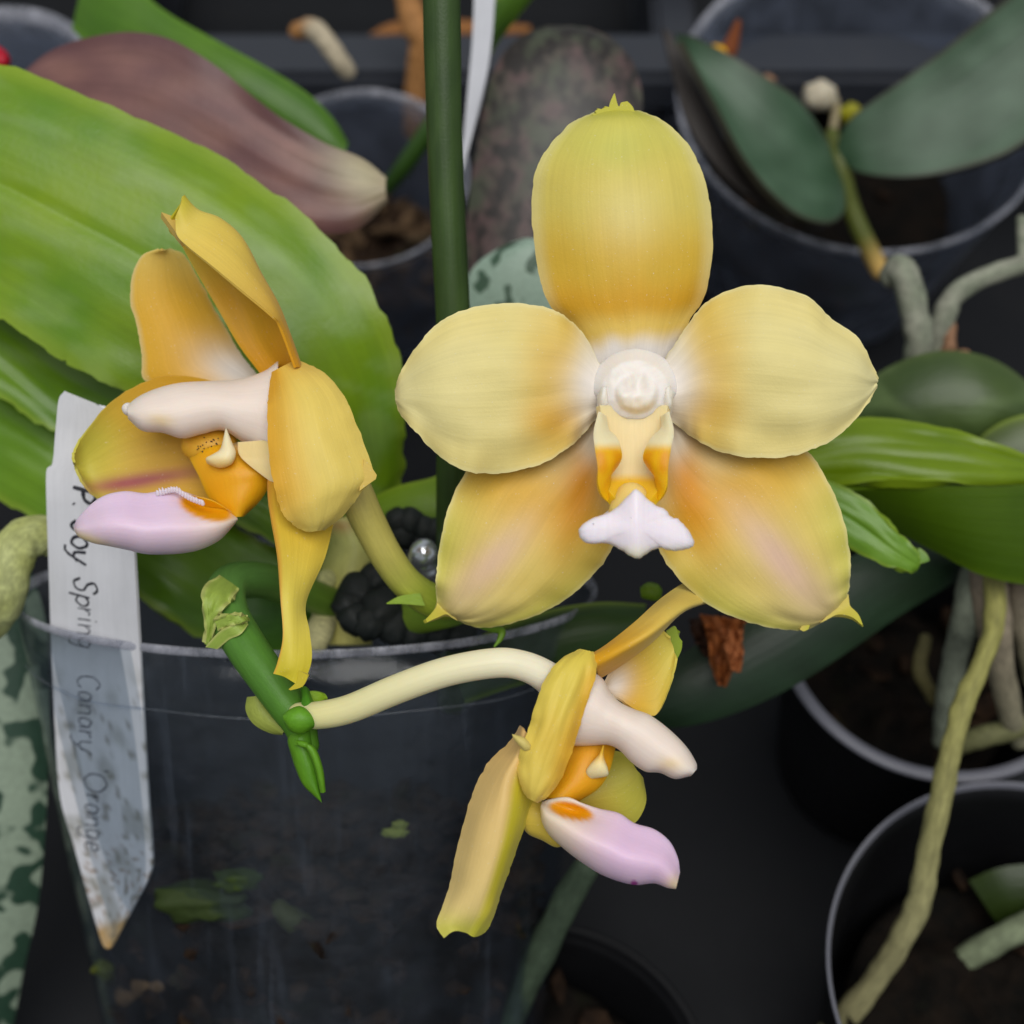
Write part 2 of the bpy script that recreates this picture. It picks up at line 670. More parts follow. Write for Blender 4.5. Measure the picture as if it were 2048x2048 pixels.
def pot(name, rim_px, d, r, h, lean, mat, rimmat, label, cat="pot", taper=.74, oval=1.0, roll=0.0, soil=None, soilmat=None, chips=0,
        rimw=.16, rimh=.3, group=None, matchips=None):
    """lean: degrees the pot top leans away from the camera (negative: towards it)"""
    rimc = P(rim_px[0], rim_px[1], d)
    rot = Matrix.Rotation(math.radians(roll), 4, 'Y') @ Matrix.Rotation(-math.radians(lean), 4, 'X')
    base = rimc - rot @ Vector((0, 0, h * CM))
    e = bpy.data.objects.new(name, None)
    e.empty_display_size = .01
    COL.objects.link(e)
    tag(e, label, cat, group)
    e.matrix_world = Matrix.Translation(base) @ rot
    e.location = base
    e.rotation_euler = rot.to_euler()
    rb = r * taper
    th = .06
    prof = [(0.01, .0), (rb * .9, 0.0), (rb, .15)]
    for k in range(1, 13):
        z = .15 + (h - .15 - rimh) * k / 12
        prof.append((rb + (r - rb) * z / h, z))
    inner = [(a - th, b + (th if b < .1 else 0)) for a, b in prof[::-1]]
    V, F = lathe(prof + [inner[0]] + inner[1:], oval=oval)
    mesh_obj("wall", V, F, mat, e)
    rr = prof[-1][0]
    p2 = [(rr + .005, h - rimh), (rr + rimw * .55, h - rimh + .02), (rr + rimw, h - .05), (rr + rimw, h), (rr + rimw * .5, h + .025), (rr - .02, h), (rr - th, h - rimh)]
    V, F = lathe(p2, oval=oval)
    mesh_obj("rim", V, F, rimmat, e)
    if soil:
        zs = h * soil
        V, F = [], []
        nr, sg = 14, 48
        for i in range(nr + 1):
            for j in range(sg):
                a = 2 * math.pi * j / sg
                rr = (rb + (r - rb) * zs / h - .4) * i / nr
                x, y = rr * math.cos(a), rr * math.sin(a) * oval
                V.append(Vector((x, y, zs + .45 * nz(x * 1.1, y * 1.1, h) + .25 * nz(x * 3, y * 3, r))) * CM)
        # skirt inside the wall
        for z in (.8, .55, .3, .08):
            for j in range(sg):
                a = 2 * math.pi * j / sg
                rr = (rb + (r - rb) * zs * z / h - .42)
                V.append(Vector((rr * math.cos(a), rr * math.sin(a) * oval, zs * z)) * CM)
        tot = len(V) // sg
        for i in range(tot - 1):
            for j in range(sg):
                F.append((i * sg + j, i * sg + (j + 1) % sg, (i + 1) * sg + (j + 1) % sg, (i + 1) * sg + j))
        s = mesh_obj("potting_mix", V, F, soilmat or M_SOIL)
        s.matrix_world = e.matrix_world
        s.location = base
        s.rotation_euler = rot.to_euler()
        tag(s, "potting mix in the " + label.split(",")[0], "potting mix", kind="stuff")
        if chips:
            V, F = [], []
            rnd = random.Random(len(label))
            bmc = bmesh.new()
            bmesh.ops.create_icosphere(bmc, subdivisions=1, radius=1)
            cv = [v.co.copy() for v in bmc.verts]
            cf = [tuple(v.index for v in f.verts) for f in bmc.faces]
            bmc.free()
            for q in range(chips):
                a = rnd.uniform(0, 6.283)
                if q % 2:
                    z = zs + rnd.uniform(-.1, .35)
                    rad_ = (rb + (r - rb) * zs / h - .35) * math.sqrt(rnd.random())
                else:
                    z = rnd.uniform(.3, zs)
                    rad_ = rb + (r - rb) * z / h - rnd.uniform(.42, .55)
                ctr = Vector((rad_ * math.cos(a), rad_ * oval * math.sin(a), z))
                sx, sy, sz = rnd.uniform(.18, .5), rnd.uniform(.12, .3), rnd.uniform(.06, .16)
                rm = Matrix.Rotation(rnd.uniform(0, 6), 3, 'Z') @ Matrix.Rotation(rnd.uniform(-.8, .8) + (0 if q % 2 else 1.3), 3, 'X')
                k = len(V)
                for c in cv:
                    w = Vector((c.x * sx, c.y * sy, c.z * sz)) * (1 + .45 * nz(c.x * 2 + q, c.y * 2, c.z * 2))
                    V.append((ctr + rm @ w) * CM)
                F += [tuple(x + k for x in f) for f in cf]
            o = mesh_obj("bark_chips", V, F, matchips or M_BARK, smooth=False)
            o.location = base
            o.rotation_euler = rot.to_euler()
            tag(o, "bark chips in the " + label.split(",")[0], "bark", kind="stuff")
    bpy.context.view_layer.update()
    return e


LEAN = 38
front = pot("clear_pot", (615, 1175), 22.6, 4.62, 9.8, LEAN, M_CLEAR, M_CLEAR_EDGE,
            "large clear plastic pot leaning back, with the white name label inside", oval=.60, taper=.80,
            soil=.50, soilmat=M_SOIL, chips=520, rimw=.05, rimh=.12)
# moulded ribs and an arch on the front wall of the clear pot
hh, r0, r1 = 9.8, 4.62 * .80, 4.62


def wallpt(a, z, off=.03):
    rr = r0 + (r1 - r0) * z / hh + off
    return Vector((rr * math.cos(a), rr * .60 * math.sin(a), z)) * CM


def wall_line(name, pts, rad):
    tubew(name, [(wallpt(a, z), rad) for a, z in pts], M_CLEAR_RIB, front, seg=10, per=6)


wall_line("moulded_ring", [(x, 8.75 + .03 * math.sin(x * 9)) for x in (-2.9, -2.6, -2.3, -2.0, -1.7, -1.4, -1.1, -.8, -.5, -.2)], .02)

pot("clear_pot", (722, 350), depth_at_z(722, 363, 6.6), 2.45, 6.0, -13, M_CLEAR_BACK, M_CLEAR_EDGE,
    "small clear pot of brown bark behind the purple leaf tip", soil=.45, soilmat=M_BARK, chips=90, rimw=.06, rimh=.12, matchips=M_BARKL)
pot("clear_pot", (1725, 195), depth_at_z(1725, 195, 7.2), 4.35, 6.6, -12, M_CLEAR_BACK, M_CLEAR_EDGE,
    "wide clear pot holding the plant with two dark green leaves", soil=.38, soilmat=M_SOIL, chips=24, rimw=.10, rimh=.16)
pot("clear_pot", (-20, 165), depth_at_z(-20, 165, 8.0), 2.35, 7.2, -8, M_CLEAR_BACK, M_CLEAR_EDGE,
    "clear pot cut off by the top left corner", soil=.5, rimw=.16, rimh=.3)
pot("grey_rimmed_pot", (1868, 1270), depth_at_z(1868, 1270, 6.0), 2.75, 5.6, -2, M_BLACK, M_GREYPOT,  # both grey-rimmed pots: walls painted black for the shadow below the rim
    "dark pot with a thick grey rim and pale roots inside", soil=.55, chips=40, rimw=.20, rimh=.26)
pot("grey_rimmed_pot", (2080, 1960), depth_at_z(2080, 1960, 6.0), 3.35, 5.6, -2, M_BLACK, M_GREYPOT,
    "black pot with a thin grey rim in the bottom right corner", soil=.5, chips=30, rimw=.03, rimh=.10)
pot("black_pot", (1080, 2190), depth_at_z(1080, 2190, 3.4), 2.95, 3.2, 0, M_BLACK, M_BLACK,
    "black pot whose dark rim shows at the bottom edge", soil=.6, rimw=.10, rimh=.25, chips=30, matchips=M_BARK)

# ------------------------------------------------------------------ the orchid in the clear pot
orchid = root("orchid_plant", P(690, 1180, 22.6), "yellow flowering orchid with three waxy blooms in the leaning clear pot", "orchid")
CREAM = C(240, 224, 150)
PALE = C(244, 233, 172)
YEL = C(232, 205, 92)
ORG = C(228, 158, 22)
DORG = C(232, 154, 12)
YGR = C(206, 200, 80)
WHT = C(246, 237, 229)
PINK = C(236, 198, 176)


def sub_root(name, loc, label):
    e = bpy.data.objects.new(name, None)
    e.empty_display_size = .01
    COL.objects.link(e)
    e.parent = orchid
    e.matrix_parent_inverse = Matrix.Translation(-PARENT_W[orchid.name])
    e.location = loc
    e["label"] = label
    PARENT_W[e.name] = Vector(loc)
    return e


# ---- large front bloom
fl = sub_root("flower", P(1268, 790, 18.8), "large bloom facing the camera")


def c_dorsal(u, v, px, py):
    c = ramp([(0, WHT), (.095, WHT), (.19, C(238, 202, 98)), (.29, C(226, 172, 44)), (.40, C(226, 186, 62)), (.54, C(232, 212, 104)),
              (.76, C(224, 214, 106)), (.92, C(204, 198, 74)), (1, C(208, 200, 64))], v + .03 * nz(u * 3, v * 4, 1))
    c = mix(c, C(248, 232, 160), .5 * blot(px, py, 1255, 430, 70, 70))  # pale highlight on the bulge, painted into the sepal colour
    c = mix(c, C(200, 200, 80), .45 * blot(px, py, 1235, 300, 60, 40))
    c = mix(c, PALE, .5 * sm(.8, 1, abs(u)) * sm(.15, .4, v))
    return c


sheet("dorsal_sepal",
      [(1172, 780), (1170, 708), (1146, 658), (1099, 607), (1076, 533), (1065, 425), (1072, 345), (1099, 294), (1144, 248), (1179, 231), (1208, 219)],
      [(1352, 780), (1352, 704), (1376, 645), (1408, 590), (1423, 510), (1420, 425), (1406, 356), (1378, 294), (1332, 248), (1293, 229), (1258, 220)],
      [18.22, 18.18, 18.1, 18.02, 17.98, 18.0, 18.15, 18.4], M_PETAL, fl, c_dorsal, cup=[0.1, .2, .3, .4, .42, .36, .25, .1], nu=37, per=8, rag=2.2, ruf=.06)
tip = lambda u, v, px, py: C(205, 198, 66)
sheet("sepal_tip", [(1216, 222), (1220, 206), (1227, 190)], [(1240, 222), (1234, 208), (1229, 188)], 18.4, M_PETAL, fl, tip, nu=7, per=4, thick=.08)
sheet("sepal_tip", [(1185, 232), (1196, 219), (1215, 214), (1238, 214)], [(1215, 236), (1230, 228), (1250, 226), (1262, 228)], 18.36, M_PETAL, fl, tip, nu=9, per=4, thick=.08, rag=6)
sheet("sepal_tip", [(1236, 224), (1241, 208), (1250, 205)], [(1270, 228), (1264, 214), (1254, 204)], 18.38, M_PETAL, fl, tip, nu=7, per=4, thick=.08)


def c_lat(side):
    def f(u, v, px, py):
        c = ramp([(0, WHT), (.14, mix(WHT, CREAM, .5)), (.3, C(238, 204, 100)), (.5, CREAM), (1, PALE)], v)
        if side < 0:
            c = mix(c, C(236, 176, 48), .8 * blot(px, py, 1105, 838, 52, 40, 0))
            c = mix(c, C(228, 188, 82), .75 * blot(px, py, 1110, 745, 55, 90, 0))
            c = mix(c, WHT, blot(px, py, 1190, 770, 58, 70))
        else:
            c = mix(c, C(226, 178, 58), .85 * blot(px, py, 1412, 815, 62, 46, 20))
            c = mix(c, C(228, 190, 86), .75 * blot(px, py, 1420, 730, 55, 90, 0))
            c = mix(c, WHT, blot(px, py, 1342, 765, 60, 70))
        c = mix(c, C(246, 224, 134), .4 * sm(.45, .9, abs(u)) * sm(.2, .5, v))
        c = mix(c, PALE, .7 * sm(.93, 1, abs(u)))
        return c
    return f


sheet("petal",
      [(1215, 745), (1199, 727), (1173, 681), (1139, 641), (1099, 618), (1036, 607), (979, 610), (917, 625), (865, 658), (829, 700), (803, 745), (792, 782)],
      [(1210, 820), (1187, 841), (1165, 868), (1135, 895), (1087, 926), (1025, 943), (968, 946), (925, 939), (877, 909), (836, 868), (806, 832), (793, 806)],
      [18.02, 17.95, 17.85, 17.76, 17.7, 17.75, 17.95, 18.2], M_PETAL, fl, c_lat(-1), cup=[.08, .14, .2, .22, .2, .15, .1, .05], nu=37, per=8, rag=2.6, ruf=.14)
sheet("petal",
      [(1322, 745), (1329, 722), (1361, 675), (1401, 618), (1446, 587), (1509, 571), (1566, 576), (1622, 598), (1656, 634), (1716, 678), (1742, 727), (1755, 755)],
      [(1325, 820), (1341, 841), (1370, 861), (1400, 882), (1435, 900), (1486, 913), (1543, 916), (1594, 909), (1651, 886), (1697, 852), (1731, 812), (1752, 775)],
      [18.02, 17.95, 17.85, 17.76, 17.7, 17.75, 17.95, 18.2], M_PETAL, fl, c_lat(1), cup=[.08, .14, .2, .22, .2, .15, .1, .05], nu=37, per=8, rag=2.6, ruf=.14)


def c_sepal(side):
    def f(u, v, px, py):
        c = ramp([(0, C(225, 212, 190)), (.12, C(236, 212, 150)), (.32, C(236, 188, 70)), (.55, C(238, 212, 116)), (.8, C(238, 218, 136)), (1, C(234, 216, 116))], v)
        c = mix(c, C(216, 210, 92), .8 * sm(.4, 1, abs(u)) * sm(.3, .6, v))
        if side < 0:
            c = mix(c, PINK, .75 * blot(px, py, 985, 1125, 115, 38, -47))
            c = mix(c, DORG, .95 * blot(px, py, 1165, 975, 40, 125, 14))
            c = mix(c, C(238, 226, 204), .9 * blot(px, py, 1185, 880, 30, 45))
            c = mix(c, YEL, .5 * blot(px, py, 1190, 1110, 60, 50))
        else:
            c = mix(c, PINK, .9 * blot(px, py, 1560, 1120, 135, 40, 50))
            c = mix(c, DORG, .95 * blot(px, py, 1375, 975, 42, 125, -14))
            c = mix(c, C(238, 226, 204), .9 * blot(px, py, 1350, 880, 30, 45))
            c = mix(c, YEL, .5 * blot(px, py, 1345, 1120, 60, 50))
        return mix(c, PALE, .6 * sm(.93, 1, abs(u)))
    return f


sheet("lateral_sepal",
      [(1190, 830), (1120, 860), (1020, 885), (945, 930), (905, 995), (884, 1068), (874, 1137), (873, 1180), (876, 1203), (880, 1216)],
      [(1210, 850), (1232, 950), (1240, 1030), (1226, 1091), (1196, 1137), (1144, 1188), (1087, 1222), (1020, 1246), (960, 1253), (915, 1240)],
      [18.32, 18.3, 18.24, 18.22, 18.3, 18.5, 18.75], M_PETAL, fl, c_sepal(-1), cup=[.08, .12, .16, .2, .2, .15, .1], nu=37, per=8, rag=2.6, ruf=.14)
sheet("lateral_sepal",
      [(1325, 850), (1306, 950), (1300, 1030), (1315, 1093), (1350, 1148), (1402, 1197), (1463, 1231), (1530, 1251), (1595, 1259), (1640, 1245)],
      [(1345, 830), (1420, 860), (1520, 885), (1606, 897), (1655, 962), (1686, 1040), (1699, 1114), (1698, 1165), (1692, 1192), (1680, 1218)],
      [18.32, 18.3, 18.24, 18.22, 18.3, 18.5, 18.75], M_PETAL, fl, c_sepal(1), cup=[.08, .12, .16, .2, .2, .15, .1], nu=37, per=8, rag=2.6, ruf=.14)
tipc = lambda u, v, px, py: mix(C(226, 204, 100), C(205, 200, 66), v)
sheet("sepal_tip", [(874, 1190), (872, 1212), (862, 1228), (849, 1240)], [(915, 1242), (893, 1231), (875, 1237), (852, 1246)], [18.72, 18.7, 18.6, 18.5], M_PETAL, fl, tipc, nu=9, per=5, thick=.07)
sheet("sepal_tip", [(1696, 1188), (1700, 1212), (1716, 1230), (1726, 1250)], [(1640, 1246), (1672, 1232), (1702, 1236), (1724, 1252)], [18.72, 18.7, 18.6, 18.5], M_PETAL, fl, tipc, nu=9, per=5, thick=.07)
sheet("sepal_tip", [(1598, 1258), (1606, 1262), (1615, 1258)], [(1602, 1252), (1610, 1250), (1618, 1250)], 18.7, M_PETAL, fl, tipc, nu=5, per=3, thick=.1)

wcol = lambda v, a: mix(WHT, C(238, 224, 205), .5)
# column pointing at the camera, hood and anther cap
# one continuous head: hood dome, anther cap with a beak on top, stigma shelf below
V, Cc, U, F = [], [], [], []
sg, nr = 72, 30
for i in range(nr + 6):
    for j in range(sg):
        a = 2 * math.pi * j / sg
        ca, sa = math.cos(a), math.sin(a)
        q = min(1.0, i / nr)
        rx, ry = 65 + 3 * ca * ca, (62 if sa < 0 else 56)
        px, py = 1271 + rx * q * ca, 783 + ry * q * sa
        if i <= nr:
            dd = 17.76 - .20 * (1 - q * q * .9) ** .8
            rc = math.hypot((px - 1274) / 43.0, (py - 788) / 40.0)
            low = sm(750, 800, py)
            dd -= .06 * (1 - sm(.72, 1.08, rc)) * (.05 + .95 * low) + .05 * math.sqrt(max(0, 1 - min(1, rc) ** 2)) * (.3 + .7 * low)
            dd -= .055 * blot(px, py, 1277, 766, 10, 17) + .03 * (blot(px, py, 1270, 752, 5, 6) + blot(px, py, 1285, 752, 5, 6))
            dd += .035 * (blot(px, py, 1250, 772, 9, 11) + blot(px, py, 1301, 772, 9, 11))
            dd += .02 * nz(px / 14, py / 14, 4)
        else:
            k = i - nr
            dd = (0, 17.77, 17.82, 17.89, 17.97, 18.06)[k]
            fl_ = 1 + (0, .05, .11, .19, .28, .38)[k] * (1 - sm(-.05, .55, sa))
            px, py = 1271 + (px - 1271) * fl_, 783 + (py - 783) * fl_
        V.append(P(px, py, dd))
        capm = 1 - sm(.85, 1.05, math.hypot((px - 1274) / 43.0, (py - 788) / 40.0))
        Cc.append(mix(mix(WHT, C(240, 230, 218), .5 * capm), C(236, 218, 182), .75 * capm * sm(790, 820, py)))
        U.append((j / sg, i / nr))
for i in range(nr + 5):
    for j in range(sg):
        F.append((i * sg + j, i * sg + (j + 1) % sg, (i + 1) * sg + (j + 1) % sg, (i + 1) * sg + j))
child(mesh_obj("column", V, F, M_WAX, None, Cc, U), fl)
ball("column_wing", P(1206, 808, 17.88), .17, M_WAX, fl, C(236, 226, 212), scale=(.5, 1.0, 1.7), lump=.15)
ball("column_wing", P(1333, 808, 17.88), .17, M_WAX, fl, C(236, 226, 212), scale=(.5, 1.0, 1.7), lump=.15)


def c_lobe(u, v, px, py):
    c = C(240, 222, 178)
    c = mix(c, C(236, 176, 14), sm(885, 905, py) * 1.0)
    c = mix(c, C(222, 146, 4), .8 * sm(898, 912, py) * (1 - sm(935, 955, py)) * sm(.0, .6, abs(u)))
    return c


lob_d = [17.5, 17.25, 17.1, 17.05, 17.1, 17.2, 17.3]
sheet("side_lobe", [(1196, 826), (1188, 866), (1190, 896), (1195, 933), (1195, 968), (1204, 993), (1222, 1010)],
      [(1209, 834), (1215, 862), (1232, 880), (1240, 911), (1232, 930), (1218, 952), (1228, 1000)], lob_d, M_WAX, fl, c_lobe, cup=.06, tilt=.10, nu=17, per=8, thick=.06)
sheet("side_lobe", [(1326, 834), (1325, 858), (1304, 880), (1290, 911), (1297, 930), (1313, 952), (1304, 1000)],
      [(1339, 826), (1346, 866), (1341, 896), (1336, 933), (1335, 970), (1326, 993), (1310, 1010)], lob_d, M_WAX, fl, c_lobe, cup=.06, tilt=-.10, nu=17, per=8, thick=.06)
c_thr = lambda u, v, px, py: mix(C(238, 214, 160), C(236, 184, 30), sm(948, 972, py))
sheet("lip_throat", [(1196, 812), (1200, 850), (1206, 900), (1206, 950), (1212, 985), (1232, 1012)], [(1338, 812), (1336, 850), (1330, 900), (1326, 950), (1320, 985), (1300, 1012)],
      [17.8, 17.78, 17.7, 17.55, 17.35, 17.15], M_WAX, fl, c_thr, cup=-.1, nu=21, per=7, thick=.12)
tube("lip_claw", [(1262, 1000, 17.3, .22), (1245, 1022, 17.1, .17), (1240, 1040, 16.9, .13)], M_WAX, fl, lambda v, a: C(238, 206, 120))

# mid-lobe: anchor-shaped keel that sticks out at the camera
out = [(1273, 978), (1291, 995), (1311, 1010), (1331, 1020), (1342, 1034), (1356, 1038), (1373, 1055), (1388, 1085), (1378, 1097), (1356, 1102), (1336, 1100),
       (1319, 1096), (1297, 1105), (1279, 1117), (1259, 1111), (1239, 1098), (1214, 1087), (1175, 1087), (1158, 1070), (1162, 1052), (1187, 1035), (1212, 1028), (1232, 1015), (1252, 995)]
n = len(out)
loop = []
for i in range(n * 6):
    t = i / 6
    p = cr_eval([out[(int(t) + k) % n] for k in (-1, 0, 1, 2)], 1 + t - int(t))
    k = 2.2
    loop.append((p[0] + k * nz(i * .35, 3.3, 1), p[1] + k * nz(i * .35, 8.1, 5)))
V, Cc, U, F = [], [], [], []
ctr = (1273, 1052)
rings = [(.03, 16.52, ctr), (.25, 16.52, ctr), (.5, 16.54, ctr), (.72, 16.56, ctr), (.88, 16.58, ctr), (.97, 16.62, ctr), (1.0, 16.68, ctr), (.97, 16.84, ctr), (.86, 17.0, (1272, 1048)),
         (.70, 17.15, (1270, 1040)), (.5, 17.3, (1267, 1025)), (.35, 17.5, (1266, 1012))]
for s, dd, c0 in rings:
    for (x, y) in loop:
        px = c0[0] + (x - ctr[0]) * s
        py = c0[1] + (y - ctr[1]) * s
        ridge = -.07 * math.exp(-((px - 1272) / 30) ** 2) * (1 if dd < 16.8 else 0)
        V.append(P(px, py, dd + ridge))
        c = mix(C(240, 229, 236), C(240, 230, 206), sm(1082, 1112, py))
        Cc.append(c)
        U.append((px / 200, py / 200))
m_ = len(loop)
for i in range(len(rings) - 1):
    for j in range(m_):
        F.append((i * m_ + j, i * m_ + (j + 1) % m_, (i + 1) * m_ + (j + 1) % m_, (i + 1) * m_ + j))
F.append(tuple(range(m_))[::-1])
child(mesh_obj("lip", V, F, M_WAX, None, Cc, U), fl)
for x, y in ((1262, 1036), (1187, 1048)):
    ball("speck", P(x, y, 16.47 if x > 1210 else 16.55), .007, M_INK, fl, sub=1)
# ---- left bloom, seen from its side
f2 = sub_root("flower", P(560, 820, 19.0), "left bloom seen from the side, lip pointing left")


def c_in(c0, c1, c2):
    return lambda u, v, px, py: ramp([(0, c0), (.35, c1), (1, c2)], v)


sheet("petal", [(470, 775), (380, 778), (295, 764), (284, 711), (276, 658), (262, 605), (265, 551), (285, 512), (318, 499)],
      [(520, 760), (505, 740), (478, 705), (455, 665), (432, 625), (408, 580), (388, 545), (368, 512), (340, 499)],
      [19.4, 19.4, 19.35, 19.3, 19.2, 19.1], M_PETAL, f2,
      lambda u, v, px, py: mix(mix(mix(C(234, 182, 52), C(232, 200, 100), sm(.5, .95, v)), C(226, 208, 150), .8 * sm(-.86, -1, u) + .5 * sm(.9, 1, u)), WHT, .95 * blot(px, py, 470, 745, 80, 45, 30)),
      cup=.15, nu=27, rag=2.5, tilt=[.1, .2, .2])
# rolled dorsal sepal
railsheet("dorsal_sepal", [
    [(590, 735, 18.2), (560, 655, 18.0), (542, 631, 17.85), (484, 583, 17.75), (420, 530, 17.75), (375, 494, 17.85), (354, 470, 17.95), (352, 436, 18.0)],
    [(600, 735, 18.35), (572, 660, 18.2), (551, 615, 18.1), (515, 565, 18.05), (465, 505, 18.0), (415, 470, 18.0), (378, 452, 18.0), (358, 418, 18.0)],
    [(602, 742, 18.6), (574, 665, 18.5), (552, 608, 18.5), (520, 548, 18.5), (484, 478, 18.45), (440, 438, 18.4), (396, 421, 18.25), (366, 392, 18.05)],
    [(570, 748, 19.0), (535, 690, 19.0), (508, 630, 19.0), (478, 570, 19.0), (440, 510, 18.9), (405, 470, 18.8), (376, 445, 18.5), (366, 400, 18.2)],
    [(520, 745, 19.1), (478, 690, 19.05), (440, 625, 19.0), (405, 565, 18.95), (380, 522, 18.85), (358, 482, 18.75), (338, 460, 18.6), (342, 436, 18.4)]],
    M_PETAL, f2, lambda u, v, px, py: mix(ramp([(0, C(238, 172, 32)), (.3, C(236, 182, 44)), (.6, C(240, 208, 78)), (.85, C(240, 218, 92)), (1, C(218, 206, 40))], v),
                                          C(236, 206, 110), .5 * sm(.6, -.9, u) * sm(.1, .4, v)), nu=44, per=8)
sheet("sepal_tip", [(322, 430), (345, 462), (362, 488)], [(350, 440), (358, 466), (368, 486)], [18.5, 18.3, 18.1], M_PETAL, f2, lambda u, v, px, py: C(226, 192, 96), nu=7, per=5, thick=.09)
sheet("petal", [(545, 745), (538, 790), (536, 823), (538, 892), (545, 950), (556, 1000), (572, 1034), (596, 1054), (620, 1062)],
      [(590, 722), (640, 742), (682, 786), (704, 828), (725, 885), (744, 945), (720, 985), (688, 1026), (648, 1058)],
      [18.3, 18.0, 17.8, 17.7, 17.7, 17.8, 17.95], M_PETAL, f2,
      lambda u, v, px, py: mix(mix(C(244, 214, 106), C(240, 218, 116), v), C(238, 178, 46), .9 * sm(.1, -1, u) * (1 - sm(.5, 1, v)) + .35 * (1 - sm(0, .25, v))),
      cup=[.15, .2, .22, .22, .2, .15], tilt=[.1, .15, .1], nu=31, rag=2.2, ruf=.06)
sheet("petal_tip", [(728, 918), (742, 934), (753, 950)], [(718, 982), (734, 970), (751, 958)], [17.98, 18.0, 18.02], M_PETAL, f2, lambda u, v, px, py: C(232, 200, 100), nu=7, per=5, thick=.07)
sheet("lateral_sepal", [(470, 770), (330, 752), (228, 800), (180, 853), (154, 890), (146, 912), (148, 925)],
      [(480, 1020), (420, 1012), (300, 1008), (230, 1005), (190, 992), (165, 965), (152, 938)],
      [19.2, 19.15, 19.1, 19.1, 19.0, 18.95], M_PETAL, f2,
      lambda u, v, px, py: mix(mix(mix(C(230, 178, 54), C(216, 206, 84), sm(.15, .7, v)), C(204, 200, 74), .5 * blot(px, py, 190, 880, 60, 50)),
                               C(176, 96, 92), .85 * blot(px, py, 300, 958, 130, 15, -9) + .35 * blot(px, py, 240, 975, 80, 22, -5)),
      cup=-.2, nu=31, rag=2)
railsheet("lateral_sepal", [
    [(536, 925, 18.3), (536, 990, 18.1), (543, 1040, 17.95), (556, 1116, 17.8), (561, 1200, 17.7), (566, 1275, 17.6), (556, 1325, 17.6), (547, 1347, 17.6)],
    [(565, 930, 18.4), (572, 1000, 18.2), (585, 1050, 18.1), (588, 1120, 17.95), (582, 1200, 17.75), (583, 1275, 17.6), (578, 1330, 17.55), (568, 1352, 17.6)],
    [(600, 930, 18.6), (635, 1000, 18.5), (640, 1050, 18.35), (622, 1125, 18.1), (600, 1205, 17.9), (602, 1270, 17.7), (600, 1325, 17.6), (590, 1366, 17.6)],
    [(650, 940, 18.8), (672, 1010, 18.7), (664, 1050, 18.6), (648, 1116, 18.3), (610, 1205, 18.05), (618, 1265, 17.8), (622, 1320, 17.7), (604, 1374, 17.65)]],
    M_PETAL, f2, lambda u, v, px, py: mix(ramp([(0, C(238, 178, 52)), (.3, C(240, 204, 66)), (.6, C(236, 216, 92)), (1, C(224, 206, 52))], v), C(228, 160, 60), .7 * sm(-.8, -1, u)), nu=27, per=8)
sheet("sepal_tip", [(598, 1340), (594, 1362), (578, 1378)], [(618, 1350), (606, 1372), (582, 1380)], 17.6, M_PETAL, f2, lambda u, v, px, py: C(212, 192, 44), nu=7, per=4, thick=.07)
CW = C(234, 218, 206)
body("column", [(556, 722), (524, 744), (470, 759), (410, 762), (363, 765), (325, 773), (290, 786), (268, 799), (254, 812)],
     [(556, 960), (530, 915), (484, 884), (446, 861), (405, 868), (365, 877), (325, 866), (285, 862), (256, 838)],
     [18.75, 18.62, 18.5, 18.4, 18.35, 18.3, 18.3], [.6, .46, .40, .37, .38, .36, .3, .2], M_WAX, f2,
     lambda v, c, px, py: mix(CW, C(236, 210, 160), .75 * blot(px, py, 322, 842, 26, 14, 10)), per=9)
ball("column_tip", P(257, 818, 18.3), .085, M_WAX, f2, CW, scale=(1, 1, 1), lump=.1)
# lip: claw, horn and boat-shaped mid-lobe
sheet("lip_claw", [(378, 897), (390, 925), (406, 955), (421, 988), (440, 1012), (470, 1036)], [(440, 880), (500, 905), (545, 935), (540, 955), (515, 995), (482, 1026)],
      [18.6, 18.4, 18.3, 18.3, 18.3, 18.35], M_WAX, f2, lambda u, v, px, py: mix(C(232, 166, 22), C(238, 206, 150), .95 * sm(0, 20, (px - 478) * .55 - (py - 905) * .85 + 12)), cup=.2, nu=23, per=7, thick=.12)
body("lip_callus", [(451, 856), (446, 878), (440, 898), (426, 908), (412, 916), (413, 926)], [(453, 857), (464, 884), (472, 906), (464, 928), (440, 936), (415, 928)], [18.3, 18.24, 18.2, 18.18, 18.2, 18.25], [.01, .08, .11, .11, .07, .01], M_WAX, f2, lambda v, c, px, py: mix(C(240, 222, 180), C(238, 196, 90), .7 * sm(905, 935, py)), seg=24, per=7)
sheet("lip_shoulder", [(476, 886), (478, 908), (492, 925), (540, 962)], [(548, 880), (550, 905), (551, 930), (552, 966)], [18.3, 18.24, 18.2, 18.2], M_WAX, f2, lambda u, v, px, py: C(238, 204, 140), nu=15, per=6, thick=.05)
ball("lip_freckles", P(420, 892, 18.72), .32, M_WAX, f2, C(230, 172, 50), scale=(1.2, .8, .8))
rnd = random.Random(3)
for k in range(26):
    ball("speck", P(418 + rnd.uniform(-24, 24), 886 + rnd.uniform(-12, 18), 18.455 + rnd.uniform(0, .015)), .010, M_INK, f2, sub=1)


def c_mid(v, c, px, py):
    k = mix(C(228, 202, 220), C(236, 214, 194), sm(.5, 1.0, 1 - v))
    k = mix(k, C(244, 220, 150), .8 * blot(px, py, 170, 1078, 60, 12, 18))
    k = mix(k, C(220, 192, 222), .6 * blot(px, py, 270, 1010, 90, 40))
    k = mix(k, C(234, 160, 10), 1.0 * sm(.35, .6, blot(px, py, 412, 1016, 62, 26, 17)))
    return k


